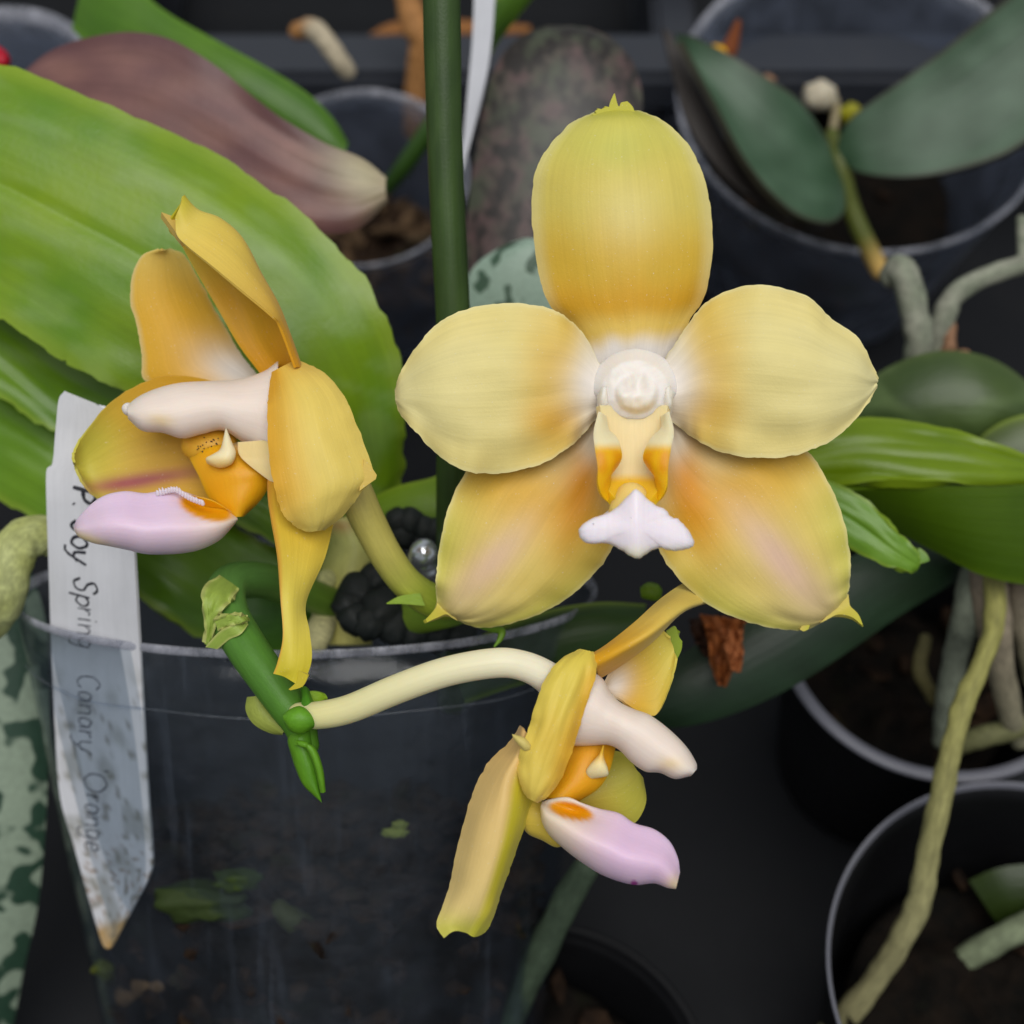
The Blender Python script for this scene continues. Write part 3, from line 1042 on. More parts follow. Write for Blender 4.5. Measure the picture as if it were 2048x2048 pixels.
body("lip", [(474, 1034), (455, 1018), (425, 1000), (390, 990), (363, 982), (330, 980), (291, 986), (251, 982), (211, 990), (181, 1009), (155, 1037), (147, 1054)],
     [(476, 1040), (463, 1056), (440, 1080), (405, 1098), (370, 1106), (330, 1109), (290, 1108), (250, 1099), (215, 1092), (185, 1086), (158, 1074), (148, 1060)],
     [18.3, 18.25, 18.2, 18.1, 18.0, 18.0, 18.1], [.1, .3, .42, .45, .42, .35, .2, .06], M_WAX, f2, c_mid, per=8, dent=lambda x, y: .30 * blot(x, y, 415, 1014, 45, 16, 17), seg=48, crest=.62)
# fringe of small teeth along the crest
for k in range(17):
    x = 316 + k * 5.6
    y = 984 - 9 * math.exp(-((x - 348) / 25) ** 2) + max(0, x - 352) * .33
    tube("lip_tooth", [(x, y + 6, 18.02, .03), (x - 1, y + 1, 18.0, .02), (x - 2 - rnd.uniform(0, 2), y - rnd.uniform(0, 4.5), 18.0, .006)], M_WAX, f2, lambda v, a: C(240, 216, 222), seg=7, per=3)

# ---- lower bloom
f3 = sub_root("flower", P(1170, 1400, 17.8), "lower bloom seen from the side, lip pointing right")
sheet("petal", [(1205, 1375), (1228, 1335), (1262, 1300), (1295, 1272), (1320, 1260), (1340, 1275)],
      [(1215, 1385), (1240, 1400), (1278, 1424), (1314, 1428), (1340, 1370), (1353, 1318)],
      [18.0, 18.0, 18.05, 18.1, 18.15], M_PETAL, f3, lambda u, v, px, py: mix(mix(C(236, 182, 44), C(230, 210, 92), sm(.2, .9, v)), WHT, .9 * blot(px, py, 1228, 1372, 30, 45, 30)), cup=-.1, nu=25, rag=2)
sheet("petal_tip", [(1332, 1262), (1350, 1252), (1356, 1272)], [(1350, 1325), (1362, 1300), (1364, 1282)], 18.3, M_PETAL, f3, lambda u, v, px, py: C(150, 170, 40), nu=7, per=5, thick=.07)
railsheet("dorsal_sepal", [
    [(1180, 1312, 17.5), (1215, 1290, 17.5), (1269, 1247, 17.55), (1316, 1204, 18.0), (1358, 1173, 18.6), (1400, 1150, 19.2)],
    [(1186, 1316, 17.35), (1225, 1294, 17.3), (1285, 1255, 17.35), (1340, 1208, 17.8), (1382, 1186, 18.5), (1414, 1180, 19.2)],
    [(1192, 1330, 17.3), (1232, 1308, 17.2), (1298, 1268, 17.2), (1366, 1218, 17.8), (1404, 1204, 18.5), (1424, 1200, 19.2)],
    [(1195, 1345, 17.55), (1236, 1322, 17.5), (1296, 1284, 17.5), (1358, 1228, 18.1), (1396, 1208, 18.7), (1424, 1202, 19.3)],
    [(1198, 1356, 17.8), (1240, 1330, 17.8), (1302, 1284, 17.8), (1356, 1230, 18.3), (1394, 1210, 18.8), (1424, 1204, 19.3)]],
    M_PETAL, f3, lambda u, v, px, py: mix(C(238, 178, 38), C(240, 212, 104), sm(.15, .6, v)), nu=27)
sheet("lateral_sepal", [(1130, 1590), (1150, 1560), (1180, 1525), (1211, 1505), (1240, 1505), (1262, 1522)],
      [(1150, 1620), (1190, 1632), (1235, 1645), (1268, 1645), (1290, 1605), (1284, 1556)],
      [18.0, 18.1, 18.15, 18.15], M_PETAL, f3, lambda u, v, px, py: mix(C(220, 188, 72), C(218, 208, 82), sm(.1, .7, v)), cup=.15, nu=21)
railsheet("lateral_sepal", [
    [(1042, 1452, 17.55), (1020, 1486, 17.5), (980, 1524, 17.45), (950, 1580, 17.4), (930, 1645, 17.35), (912, 1715, 17.3), (902, 1768, 17.3), (886, 1815, 17.15), (874, 1850, 17.05), (888, 1876, 17.0)],
    [(1046, 1456, 17.25), (1032, 1500, 17.2), (1004, 1545, 17.1), (980, 1600, 17.05), (960, 1660, 17.0), (944, 1725, 17.0), (932, 1775, 17.0), (914, 1820, 17.0), (902, 1848, 17.0), (908, 1862, 17.0)],
    [(1052, 1466, 17.2), (1040, 1510, 17.1), (1018, 1560, 17.0), (1008, 1615, 16.92), (996, 1675, 16.9), (980, 1735, 16.9), (966, 1780, 16.92), (950, 1822, 16.98), (938, 1848, 17.05), (932, 1864, 17.1)],
    [(1060, 1480, 17.35), (1054, 1525, 17.3), (1042, 1580, 17.2), (1034, 1625, 17.15), (1020, 1682, 17.1), (1002, 1740, 17.1), (988, 1785, 17.1), (975, 1825, 17.1), (958, 1852, 17.12), (946, 1872, 17.15)],
    [(1070, 1500, 17.8), (1072, 1550, 17.8), (1066, 1600, 17.7), (1052, 1640, 17.6), (1034, 1690, 17.55), (1016, 1742, 17.5), (1000, 1785, 17.45), (988, 1825, 17.4), (974, 1856, 17.35), (962, 1868, 17.3)]],
    M_PETAL, f3, lambda u, v, px, py: mix(mix(mix(C(240, 198, 124), C(238, 216, 142), v), C(234, 220, 50), sm(.0, .35, u) * (1 - .3 * sm(.5, 1, v))), C(202, 200, 60), .75 * sm(.72, .95, v)), nu=41, per=8, rag=2.2)
sheet("petal", [(1160, 1300), (1122, 1321), (1094, 1356), (1071, 1414), (1060, 1453), (1042, 1499), (1036, 1532), (1043, 1569), (1056, 1594)],
      [(1186, 1305), (1192, 1325), (1188, 1360), (1168, 1418), (1153, 1468), (1137, 1519), (1118, 1561), (1096, 1590), (1074, 1604)],
      [17.3, 17.1, 16.95, 16.9, 16.9, 16.9, 17.0], M_PETAL, f3,
      lambda u, v, px, py: mix(mix(C(238, 216, 90), C(238, 210, 98), v), C(238, 184, 54), .9 * sm(.1, 1, u) * sm(.05, .3, v) * (1 - .5 * sm(.6, 1, v)) + .3 * blot(px, py, 1110, 1480, 40, 60)), cup=[.12, .14, .15, .15, .1], ruf=.1, nu=29, rag=2.2)
body("petal_knob", [(1024, 1468), (1034, 1470), (1050, 1476), (1062, 1490)], [(1028, 1480), (1040, 1494), (1050, 1502), (1060, 1500)], 16.95, [.03, .07, .08, .04], M_PETAL, f3, lambda v, c, px, py: C(226, 206, 120), seg=16, per=5)
body("column", [(1182, 1340), (1206, 1358), (1222, 1385), (1240, 1404), (1268, 1418), (1300, 1430), (1338, 1458), (1372, 1492), (1392, 1524), (1394, 1538)],
     [(1132, 1490), (1162, 1492), (1190, 1491), (1216, 1490), (1238, 1500), (1262, 1524), (1290, 1543), (1320, 1546), (1350, 1558), (1382, 1552)],
     [17.55, 17.5, 17.4, 17.35, 17.3, 17.25], [.45, .42, .36, .34, .33, .32, .3, .18], M_WAX, f3,
     lambda v, c, px, py: mix(CW, C(238, 212, 168), .8 * blot(px, py, 1340, 1528, 24, 14, 0)), per=9)
sheet("lip_claw", [(1150, 1478), (1135, 1515), (1115, 1560), (1092, 1598)], [(1225, 1490), (1212, 1540), (1190, 1572), (1140, 1602)], [17.6, 17.45, 17.4, 17.4], M_WAX, f3,
      lambda u, v, px, py: mix(C(228, 160, 22), C(214, 150, 40), .5 * blot(px, py, 1170, 1495, 40, 20)), cup=.15, nu=17, thick=.12)
body("lip_callus", [(1206, 1490), (1198, 1508), (1182, 1526), (1172, 1542), (1176, 1556)], [(1208, 1491), (1208, 1514), (1216, 1538), (1214, 1552), (1180, 1558)], [17.38, 17.34, 17.33, 17.36, 17.4], [.01, .06, .09, .07, .01], M_WAX, f3, lambda v, c, px, py: mix(C(236, 176, 50), C(242, 222, 170), sm(1500, 1540, py)), seg=20, per=7)
body("lip_base", [(1036, 1640), (1040, 1610), (1070, 1600), (1110, 1612), (1150, 1640)], [(1038, 1646), (1056, 1668), (1082, 1680), (1120, 1694), (1152, 1650)], 17.72, [.02, .14, .2, .16, .02], M_PETAL, f3, lambda v, c, px, py: C(232, 204, 84), seg=24)


def c_mid3(v, c, px, py):
    k = mix(C(234, 214, 194), C(224, 192, 218), sm(.15, .6, v))
    k = mix(k, C(240, 212, 160), .8 * blot(px, py, 1352, 1770, 22, 20))
    k = mix(k, C(232, 156, 8), sm(.35, .6, blot(px, py, 1142, 1622, 52, 18, 14)))
    k = mix(k, C(170, 40, 150), .9 * sm(.3, .7, blot(px, py, 1268, 1768, 9, 8)))
    return k


body("lip", [(1084, 1604), (1100, 1598), (1135, 1594), (1165, 1606), (1199, 1617), (1238, 1626), (1269, 1646), (1308, 1658), (1339, 1682), (1356, 1716), (1360, 1745)],
     [(1080, 1616), (1084, 1645), (1100, 1672), (1134, 1703), (1165, 1726), (1200, 1748), (1238, 1763), (1272, 1770), (1308, 1767), (1335, 1776), (1352, 1778)],
     [17.35, 17.3, 17.2, 17.1, 17.05, 17.0], [.1, .28, .4, .44, .42, .36, .25, .08], M_WAX, f3, c_mid3, per=8, dent=lambda x, y: .25 * blot(x, y, 1140, 1620, 40, 13, 14), seg=48, crest=.6)

# ---- flower stalks, spikes
PC = lambda a, b: (lambda v, ang: mix(a, b, sm(0, 1, v)))
tube("pedicel", [(1125, 1385, 17.6, .24), (1090, 1352, 17.45, .20), (1044, 1331, 17.35, .185), (990, 1326, 17.3, .185), (894, 1343, 17.35, .185), (797, 1377, 17.45, .185), (701, 1417, 17.6, .18), (640, 1430, 17.7, .175), (600, 1430, 17.85, .16)],
     M_WAX, orchid, PC(C(242, 234, 214), C(222, 214, 148)), seg=24)
tube("pedicel", [(645, 905, 18.6, .26), (700, 968, 18.8, .245), (735, 1040, 19.0, .235), (775, 1115, 19.2, .225), (820, 1172, 19.4, .225), (880, 1205, 19.6, .24), (960, 1195, 19.8, .24)],
     M_STEM, orchid, lambda v, a: ramp([(0, C(196, 178, 120)), (.4, C(190, 178, 92)), (.8, C(146, 166, 44)), (1, C(130, 160, 40))], v), seg=24)
tube("pedicel", [(1268, 800, 18.5, .30), (1240, 900, 19.2, .24), (1160, 1040, 19.8, .22), (1040, 1160, 19.9, .24), (960, 1195, 19.8, .24)], M_STEM, orchid, PC(C(226, 214, 160), C(140, 166, 50)), seg=20)
tube("flower_spike", [(960, 1200, 19.8, .24), (880, 1225, 20.4, .25), (800, 1235, 21.2, .26), (730, 1210, 22.0, .28)], M_STEM, orchid, PC(C(110, 146, 40), C(140, 160, 60)), seg=20)
sheet("bract", [(773, 1206), (800, 1192), (840, 1186)], [(773, 1208), (805, 1208), (850, 1212)], [19.1, 19.15, 19.2], M_STEM, orchid, lambda u, v, px, py: C(132, 160, 40), nu=7, per=5, thick=.06)
spike = [(660, 1205, 21.6, .24), (585, 1178, 20.9, .26), (515, 1160, 20.1, .26), (458, 1170, 19.4, .27), (455, 1225, 18.9, .28), (490, 1290, 18.55, .275), (535, 1355, 18.3, .26), (575, 1410, 18.15, .25), (597, 1445, 18.05, .22), (612, 1490, 18.0, .17)]
tube("flower_spike", spike, M_STEM, orchid, lambda v, a: ramp([(0, C(110, 140, 44)), (.35, C(96, 142, 66)), (.6, C(80, 126, 44)), (1, C(76, 124, 28))], v + .03 * nz(v * 9, a, 0)), seg=28)
gl = lambda u, v, px, py: mix(C(150, 172, 74), C(186, 190, 110), sm(.6, 1, abs(u)))
sheet("bract", [(408, 1285), (412, 1240), (405, 1200), (412, 1170), (436, 1152)], [(425, 1290), (432, 1250), (442, 1225), (462, 1205), (478, 1180)], [18.6, 18.5, 18.45, 18.6, 18.9], M_STEM, orchid, gl, nu=13, per=7, thick=.06, ruf=.15)
sheet("bract", [(412, 1292), (440, 1262), (465, 1250), (490, 1240)], [(436, 1296), (462, 1276), (482, 1268), (494, 1250)], [18.45, 18.35, 18.3, 18.4], M_STEM, orchid, gl, nu=11, per=7, thick=.06)
sheet("bract", [(428, 1236), (455, 1228), (480, 1228), (496, 1236)], [(440, 1262), (462, 1250), (484, 1246), (496, 1242)], [18.4, 18.3, 18.25, 18.4], M_STEM, orchid, gl, nu=11, per=7, thick=.06, ruf=.1)
sheet("bract", [(606, 1392), (622, 1382), (645, 1386), (652, 1396)], [(606, 1402), (624, 1404), (642, 1402), (652, 1399)], [18.0, 18.0, 17.95], M_STEM, orchid, lambda u, v, px, py: C(130, 165, 36), nu=7, per=6, thick=.06)
sheet("bract", [(604, 1372), (608, 1392), (606, 1410)], [(614, 1380), (624, 1410), (636, 1440)], [17.95, 17.75, 17.65], M_STEM, orchid, lambda u, v, px, py: C(70, 128, 24), nu=11, per=7, thick=.06, cup=.1)
body("bud", [(565, 1430), (580, 1418), (600, 1412), (622, 1424), (634, 1440)], [(568, 1445), (580, 1462), (602, 1468), (624, 1458), (636, 1448)], 17.65, [.08, .16, .18, .14, .04], M_STEM, orchid, lambda v, c, px, py: mix(C(96, 150, 32), C(70, 124, 20), sm(.5, 1, v)), seg=28)
sheet("bract", [(498, 1395), (495, 1420), (510, 1446), (540, 1462), (566, 1466)], [(530, 1390), (545, 1410), (560, 1425), (570, 1440), (572, 1462)], [18.4, 18.35, 18.3, 18.25, 18.2], M_STEM, orchid, lambda u, v, px, py: C(150, 160, 70), nu=13, per=6, thick=.06, cup=.1)
body("bud", [(585, 1462), (575, 1480), (582, 1510), (592, 1540), (606, 1570), (628, 1592), (642, 1604)], [(622, 1456), (624, 1480), (628, 1505), (634, 1530), (638, 1560), (640, 1582), (644, 1606)],
     [17.95, 17.9, 17.85, 17.8], [.14, .18, .18, .16, .12, .08, .02], M_STEM, orchid, lambda v, c, px, py: mix(C(72, 126, 22), C(96, 146, 30), .5 + .5 * c), seg=28)
sheet("bract", [(588, 1484), (612, 1490), (632, 1530), (645, 1584)], [(610, 1492), (628, 1500), (642, 1540), (647, 1584)], [17.66, 17.6, 17.62, 17.7], M_STEM, orchid, lambda u, v, px, py: C(98, 150, 34), nu=9, per=7, thick=.06, cup=.06)
tube("tendril", [(960, 1250, 19.3, .05), (985, 1258, 19.2, .05), (1003, 1262, 19.1, .055), (1000, 1278, 19.05, .04), (989, 1293, 19.0, .012)], M_STEM, orchid, lambda v, a: C(110, 150, 40), seg=10)

# ---- leaves of the orchid
LG = C(124, 156, 36)


def c_leaf(a, b, edge=C(156, 180, 54), k=1.0, seed=0):
    def f(u, v, px, py):
        c = mix(a, b, .5 + .7 * nz(px / 230 + seed, py / 160, seed) + .3 * nz(px / 60, py / 60, seed))
        c = mix(c, edge, .6 * sm(.8, 1, abs(u)))
        c = mix(c, C(160, 186, 120), .40 * k * sm(.12, .5, nz(px / 120 + py / 260 + 3 * seed, py / 42 - px / 130, seed + 4.2)))
        return c
    return f


leafc = c_leaf(C(134, 164, 22), C(104, 146, 26), seed=1.0, k=.55)
sheet("leaf", [(690, 1040), (600, 985), (490, 915), (380, 850), (300, 808), (200, 756), (100, 700), (0, 633), (-120, 560), (-260, 490)],
      [(760, 1030), (797, 950), (806, 850), (800, 720), (745, 590), (640, 460), (470, 335), (270, 240), (60, 150), (-200, 90)],
      [22.5, 22.0, 21.4, 21.0, 20.9, 20.9, 21.0, 21.2], M_LEAF, orchid, leafc, cup=[.3, .25, .2, .25, .3, .35], nu=61, per=9, thick=.16, rag=10, ruf=.22, rufk=7, crease=.05)
sheet("leaf", [(640, 1150), (520, 1070), (400, 1010), (280, 955), (180, 905), (90, 852), (0, 790), (-160, 690)],
      [(700, 1060), (600, 985), (480, 905), (360, 840), (240, 770), (120, 700), (0, 610), (-160, 520)],
      [22.8, 22.6, 22.4, 22.3, 22.3, 22.2, 22.2, 22.1], M_LEAF, orchid, c_leaf(C(112, 150, 26), C(88, 130, 22), seed=2.3, k=.4), cup=.15, tilt=[.1, .25, .35, .35], nu=31, thick=.16, rag=7, ruf=.15)
sheet("leaf", [(640, 1300), (540, 1318), (430, 1288), (340, 1240), (260, 1180), (170, 1100), (90, 1046), (0, 996), (-140, 930)],
      [(690, 1150), (580, 1110), (480, 1060), (400, 1010), (300, 950), (200, 890), (100, 825), (0, 760), (-140, 680)],
      [22.9, 22.7, 22.5, 22.3, 22.3, 22.4, 22.6, 22.8], M_LEAF, orchid, c_leaf(C(110, 150, 24), C(84, 128, 20), seed=3.7, k=.3), cup=.15, tilt=[.1, .15, .1], nu=31, thick=.16, rag=7, ruf=.15)
sheet("leaf", [(660, 1260), (580, 1300), (500, 1310), (430, 1270)], [(680, 1150), (600, 1135), (520, 1140), (450, 1170)], [22.5, 22.2, 22.0, 22.1], M_LEAFD, orchid, c_leaf(C(80, 124, 26), C(60, 104, 22), seed=4.1, k=0), cup=.2, nu=21, thick=.14)
sheet("leaf", [(690, 1030), (790, 980), (880, 955), (960, 900)], [(720, 1080), (820, 1055), (905, 1040), (990, 1010)], [22.2, 22.0, 21.9, 21.8], M_LEAF, orchid, c_leaf(C(150, 172, 44), C(120, 156, 34), seed=5.5, k=0), cup=.1, tilt=-.1, nu=19, thick=.14)
# right-hand leaves
sheet("leaf", [(1180, 1010), (1330, 960), (1470, 905), (1600, 872), (1720, 843), (1850, 855), (1960, 880), (2100, 935), (2260, 1010)],
      [(1180, 1050), (1330, 1010), (1500, 975), (1640, 972), (1750, 968), (1850, 968), (1960, 964), (2100, 962), (2260, 990)],
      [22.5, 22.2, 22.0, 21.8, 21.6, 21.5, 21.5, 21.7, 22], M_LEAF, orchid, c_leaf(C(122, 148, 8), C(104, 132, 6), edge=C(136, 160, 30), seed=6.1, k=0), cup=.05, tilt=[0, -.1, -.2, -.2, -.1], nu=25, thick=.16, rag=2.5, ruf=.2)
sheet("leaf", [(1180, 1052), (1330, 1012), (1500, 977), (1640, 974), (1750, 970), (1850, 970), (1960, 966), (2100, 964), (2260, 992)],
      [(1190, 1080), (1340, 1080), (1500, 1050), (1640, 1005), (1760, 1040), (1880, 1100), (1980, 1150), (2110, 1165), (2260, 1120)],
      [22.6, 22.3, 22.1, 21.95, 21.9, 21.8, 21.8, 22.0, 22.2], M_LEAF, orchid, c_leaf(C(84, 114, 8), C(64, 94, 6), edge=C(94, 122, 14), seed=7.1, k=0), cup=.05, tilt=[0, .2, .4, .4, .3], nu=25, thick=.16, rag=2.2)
sheet("leaf", [(1500, 940), (1600, 945), (1680, 970), (1745, 1010), (1796, 1064), (1830, 1100), (1838, 1124)],
      [(1480, 1020), (1580, 1040), (1660, 1070), (1720, 1105), (1770, 1130), (1812, 1144), (1830, 1138)],
      [21.3, 21.0, 20.8, 20.7, 20.7, 20.8], M_LEAF, orchid, c_leaf(C(116, 158, 44), C(98, 146, 34), seed=8.4, k=.4), cup=.03, nu=31, thick=.09, crease=.05, ruf=.08, rag=2.2)
sheet("leaf_tip", [(1836, 1095), (1850, 1106), (1857, 1120)], [(1824, 1122), (1838, 1126), (1850, 1124)], 20.8, M_LEAF, orchid, c_leaf(C(116, 158, 44), C(98, 146, 34)), nu=7, per=4, thick=.12)
# stem base with sheaths and root buds
body("stem", [(640, 1040), (655, 1090), (640, 1140), (636, 1180), (628, 1230), (626, 1290)], [(720, 1030), (752, 1090), (756, 1140), (752, 1180), (748, 1230), (744, 1290)],
     22.3, [.5, .6, .65, .7, .75, .7], M_STEM, orchid,
     lambda v, c, px, py: mix(mix(C(196, 198, 118), C(206, 196, 112), v), C(176, 96, 56), .8 * sm(.45, .8, blot(px, py, 706, 1158, 5, 22, -25) + blot(px, py, 668, 1210, 5, 34, 8)) + .55 * blot(px, py, 680, 1052, 30, 14)), per=9)
tube("root", [(655, 1230, 21.7, .20), (640, 1262, 21.5, .22), (632, 1284, 21.4, .19)], M_ROOT, orchid, lambda v, a: C(214, 206, 150))
tube("root", [(655, 1160, 21.75, .17), (640, 1195, 21.7, .16), (640, 1235, 21.7, .12)], M_ROOT, orchid, lambda v, a: C(206, 204, 140))
tube("root", [(180, 1100, 21.8, .3), (120, 1080, 21.2, .3), (75, 1070, 20.9, .3), (35, 1092, 20.7, .32), (18, 1140, 20.7, .32), (10, 1195, 20.9, .3), (-16, 1240, 21.2, .28), (-50, 1270, 21.6, .26)],
     M_ROOT, orchid, lambda v, a: mix(C(186, 190, 130), C(176, 180, 108), .5 + nz(v * 9, a, 2)), seg=24, bump=.12)

# ------------------------------------------------------------------ name label
tag_L = [(128, 783), (118, 800), (112, 860), (106, 925), (94, 942), (95, 1020), (100, 1150), (105, 1300), (112, 1450), (122, 1590), (150, 1690), (175, 1780), (205, 1880), (216, 1896)]
tag_R = [(200, 812), (240, 830), (252, 880), (260, 940), (262, 960), (266, 1020), (273, 1150), (281, 1300), (289, 1450), (297, 1590), (304, 1690), (302, 1745), (262, 1825), (224, 1894)]


def wall_depth(px, py, gap=.12):
    """depth just inside the front wall of the clear pot along a view ray"""
    inv = front.matrix_world.inverted()
    d = 17.0
    while d < 27:
        q = inv @ P(px, py, d) / CM
        rr = r0 + (r1 - r0) * q.z / hh - gap
        if q.z < hh and q.z > 0 and q.x ** 2 + (q.y / .60) ** 2 < rr * rr:
            return d
        d += .02
    return 22.0


d_a, d_b = wall_depth(195, 1275), wall_depth(228, 1860)
TAGK = (d_b - d_a) / (1860 - 1275)
TAGX = (wall_depth(140, 1450) - wall_depth(275, 1450)) / 135.0


def tag_depth(py, px=200):
    k = py - 1275
    return d_a + .02 + TAGK * (k if py > 1000 else -275 + .8 * (py - 1000)) - TAGX * (px - 200) * sm(900, 1250, py) + .5 * (1 - sm(850, 1200, py))


label = root("plant_label", P(216, 1890, tag_depth(1890)), "white plastic plant label with pencil writing and a pointed end, inside the clear pot", "label")


def c_tag(u, v, px, py):
    c = C(228, 227, 231)
    c = mix(c, C(150, 120, 92), .8 * sm(.15, .4, nz(px / 9, py / 9, 2)) * sm(1640, 1740, py))
    c = mix(c, C(196, 158, 96), .9 * sm(1835, 1860, py + (px - 210) * .3))
    c = mix(c, C(120, 112, 90), .7 * sm(.30, .45, nz(px / 13, py / 20, 7)) * sm(1330, 1480, py))
    c = mix(c, C(150, 150, 140), .5 * sm(.0, .4, nz(px / 40, py / 60, 3)) * sm(1280, 1420, py))
    return c


M_TAGP = flesh("label_card", rough=.5, transl=.08, vein=.05, bump=.08, sparkle=False, veinscale=(5, 5, 1))
rows = []
for i in range(14 * 10 - 9):
    t = i / 10
    a, b = cr_eval(tag_L, t), cr_eval(tag_R, t)
    rows.append([(P(a[0] + (b[0] - a[0]) * k / 24, a[1] + (b[1] - a[1]) * k / 24, tag_depth(a[1] + (b[1] - a[1]) * k / 24, a[0] + (b[0] - a[0]) * k / 24)), c_tag(0, i / 130, a[0] + (b[0] - a[0]) * k / 24, a[1] + (b[1] - a[1]) * k / 24), (k / 24, i / 130)) for k in range(25)])
grid("blade", rows, M_TAGP, label, thick=.05)
# letters as pen strokes: x runs along the line (down the label), y is letter height
GL = {
    'P': (26, [[(0, 0), (4, 45)], [(3, 42), (16, 46), (26, 38), (20, 25), (3, 20)]]),
    '.': (8, [[(2, 1), (4, 3)]]),
    'J': (24, [[(22, 46), (19, 10), (10, -2), (0, 6)], [(10, 46), (30, 46)]]),
    'o': (26, [[(12, 30), (2, 18), (6, 3), (17, 0), (25, 14), (20, 28), (12, 31)]]),
    'y': (24, [[(2, 26), (5, 6), (14, 4), (22, 12)], [(26, 30), (14, 2), (4, -14), (-6, -16)]]),
    'S': (28, [[(28, 38), (18, 46), (6, 38), (10, 26), (22, 18), (20, 4), (8, -2), (0, 8)]]),
    'p': (24, [[(4, 28), (0, -14)], [(3, 20), (14, 28), (22, 18), (14, 4), (3, 6)]]),
    'r': (16, [[(2, 26), (3, 0)], [(3, 14), (9, 25), (16, 24)]]),
    'i': (9, [[(3, 26), (4, 0)], [(3, 36), (4, 38)]]),
    'n': (22, [[(2, 26), (3, 0)], [(3, 14), (11, 26), (18, 20), (19, 0)]]),
    'g': (22, [[(18, 24), (8, 27), (2, 14), (8, 3), (17, 10), (19, 25), (17, -8), (8, -16), (0, -10)]]),
    'C': (30, [[(28, 38), (16, 45), (4, 30), (6, 8), (18, 0), (28, 8)]]),
    'a': (22, [[(18, 22), (8, 27), (2, 12), (8, 1), (17, 10), (19, 24), (21, 2)]]),
    'O': (40, [[(18, 45), (4, 34), (3, 12), (16, 0), (32, 8), (36, 30), (24, 44), (16, 45)]]),
    'e': (22, [[(3, 13), (18, 16), (14, 27), (5, 22), (3, 8), (10, 0), (20, 5)]]),
    "'": (7, [[(2, 46), (3, 36)]]),
}
V, F = [], []


def stroke(pts, base, w):
    global V, F
    m_ = (len(pts) - 1) * 6 + 1
    sam = [cr_eval(pts, i / 6) if len(pts) > 1 else pts[0] for i in range(m_)]
    pw = []
    for x, y in sam:
        px = base[0] + y + (-.12 * x)
        py = base[1] + x + .18 * y
        pw.append(P(px, py, tag_depth(py, px) - .036))
    k = len(V)
    for i, p in enumerate(pw):
        tg = (pw[min(i + 1, m_ - 1)] - pw[max(i - 1, 0)]).normalized()
        s = tg.cross(cF).normalized() * w * CM * (.8 + .4 * nz(i * .3, base[1], 0))
        V += [p - s, p + s, p - s * .6 - cF * .00004, p + s * .6 - cF * .00004]
    for i in range(m_ - 1):
        a = k + i * 4
        F.extend([(a, a + 4, a + 6, a + 2), (a + 2, a + 6, a + 7, a + 3), (a + 3, a + 7, a + 5, a + 1)])


def word(txt, x0, y0, sc=1.0, w=.030, gap=4):
    y = y0
    for ch in txt:
        if ch == ' ':
            y += 14 * sc
            continue
        adv, st = GL[ch]
        for s in st:
            stroke([(a * sc, b * sc) for a, b in s], (x0, y), w)
        y += (adv + gap) * sc


word("P.", 146, 974, 1.0)
word("Joy", 146, 1040, 1.0)
word("Sp", 152, 1154, 1.0)
child(mesh_obj("handwriting", V, F, M_INK, None, smooth=False), label)
V, F = [], []
word("ring", 156, 1212, 1.0, w=.024)
word("Canary", 158, 1345, 1.0, w=.022)
word("'Orange", 172, 1532, 1.0, w=.025, gap=3)
child(mesh_obj("faded_handwriting", V, F, M_INKF, None, smooth=False), label)

# ------------------------------------------------------------------ clip with a bead beside the stem
clip = root("stem_clip", P(780, 1200, 21.0), "knobbly black plastic clip with a shiny bead beside the stem base", "clip")
for x, y, d, r in ((752, 1160, 21.2, .24), (718, 1182, 21.1, .24), (700, 1212, 21.0, .22), (712, 1236, 20.9, .22), (740, 1246, 20.8, .22), (762, 1222, 20.95, .3), (790, 1252, 20.9, .24), (772, 1190, 21.3, .28),
                   (830, 1258, 21.0, .26), (870, 1262, 21.1, .26), (815, 1225, 21.3, .3), (870, 1228, 21.3, .3), (915, 1262, 21.2, .26)):
    ball("knob", P(x, y, d), r * 1.2, M_CLIP, clip, sub=3, lump=.25)
for x, y, d, r in ((795, 1040, 21.6, .2), (820, 1042, 21.6, .22), (850, 1056, 21.6, .2), (876, 1062, 21.6, .22), (805, 1066, 21.7, .26), (850, 1078, 21.75, .26)):
    ball("knob", P(x, y, d), r, M_CLIP, clip, sub=3, lump=.12)
tube("arch", [(800, 1070, 21.9, .22), (900, 1080, 21.9, .22), (940, 1160, 21.7, .22), (915, 1250, 21.4, .22)], M_CLIP, clip, None)
ball("bead", P(848, 1106, 21.2), .22, M_BEAD, clip, sub=4)
tube("bead_setting", [(848, 1118, 21.45, .26), (856, 1140, 21.5, .2), (862, 1160, 21.6, .15)], M_BEAD, clip, None, bump=.1)

# ------------------------------------------------------------------ stake
tubew("plant_stake", [(P(882, -60, 19.2), .265), (P(890, 300, 19.6), .25), (P(908, 700, 20.2), .25), (P(906, 980, 20.8), .25), (P(905, 1180, 22.0), .25), (P(905, 1400, 24.5), .25)],
      M_STEM, None, lambda v, a: mix(C(62, 84, 40), C(48, 68, 32), .5 + .9 * nz(v * 25, a, 3)), seg=24, bump=.03)
tag(bpy.data.objects["plant_stake"], "straight dark green stake rising beside the top sepal of the large bloom", "stake")


# ------------------------------------------------------------------ neighbouring plants
def one(o, lab, cat, group=None):
    return tag(o, lab, cat, group)


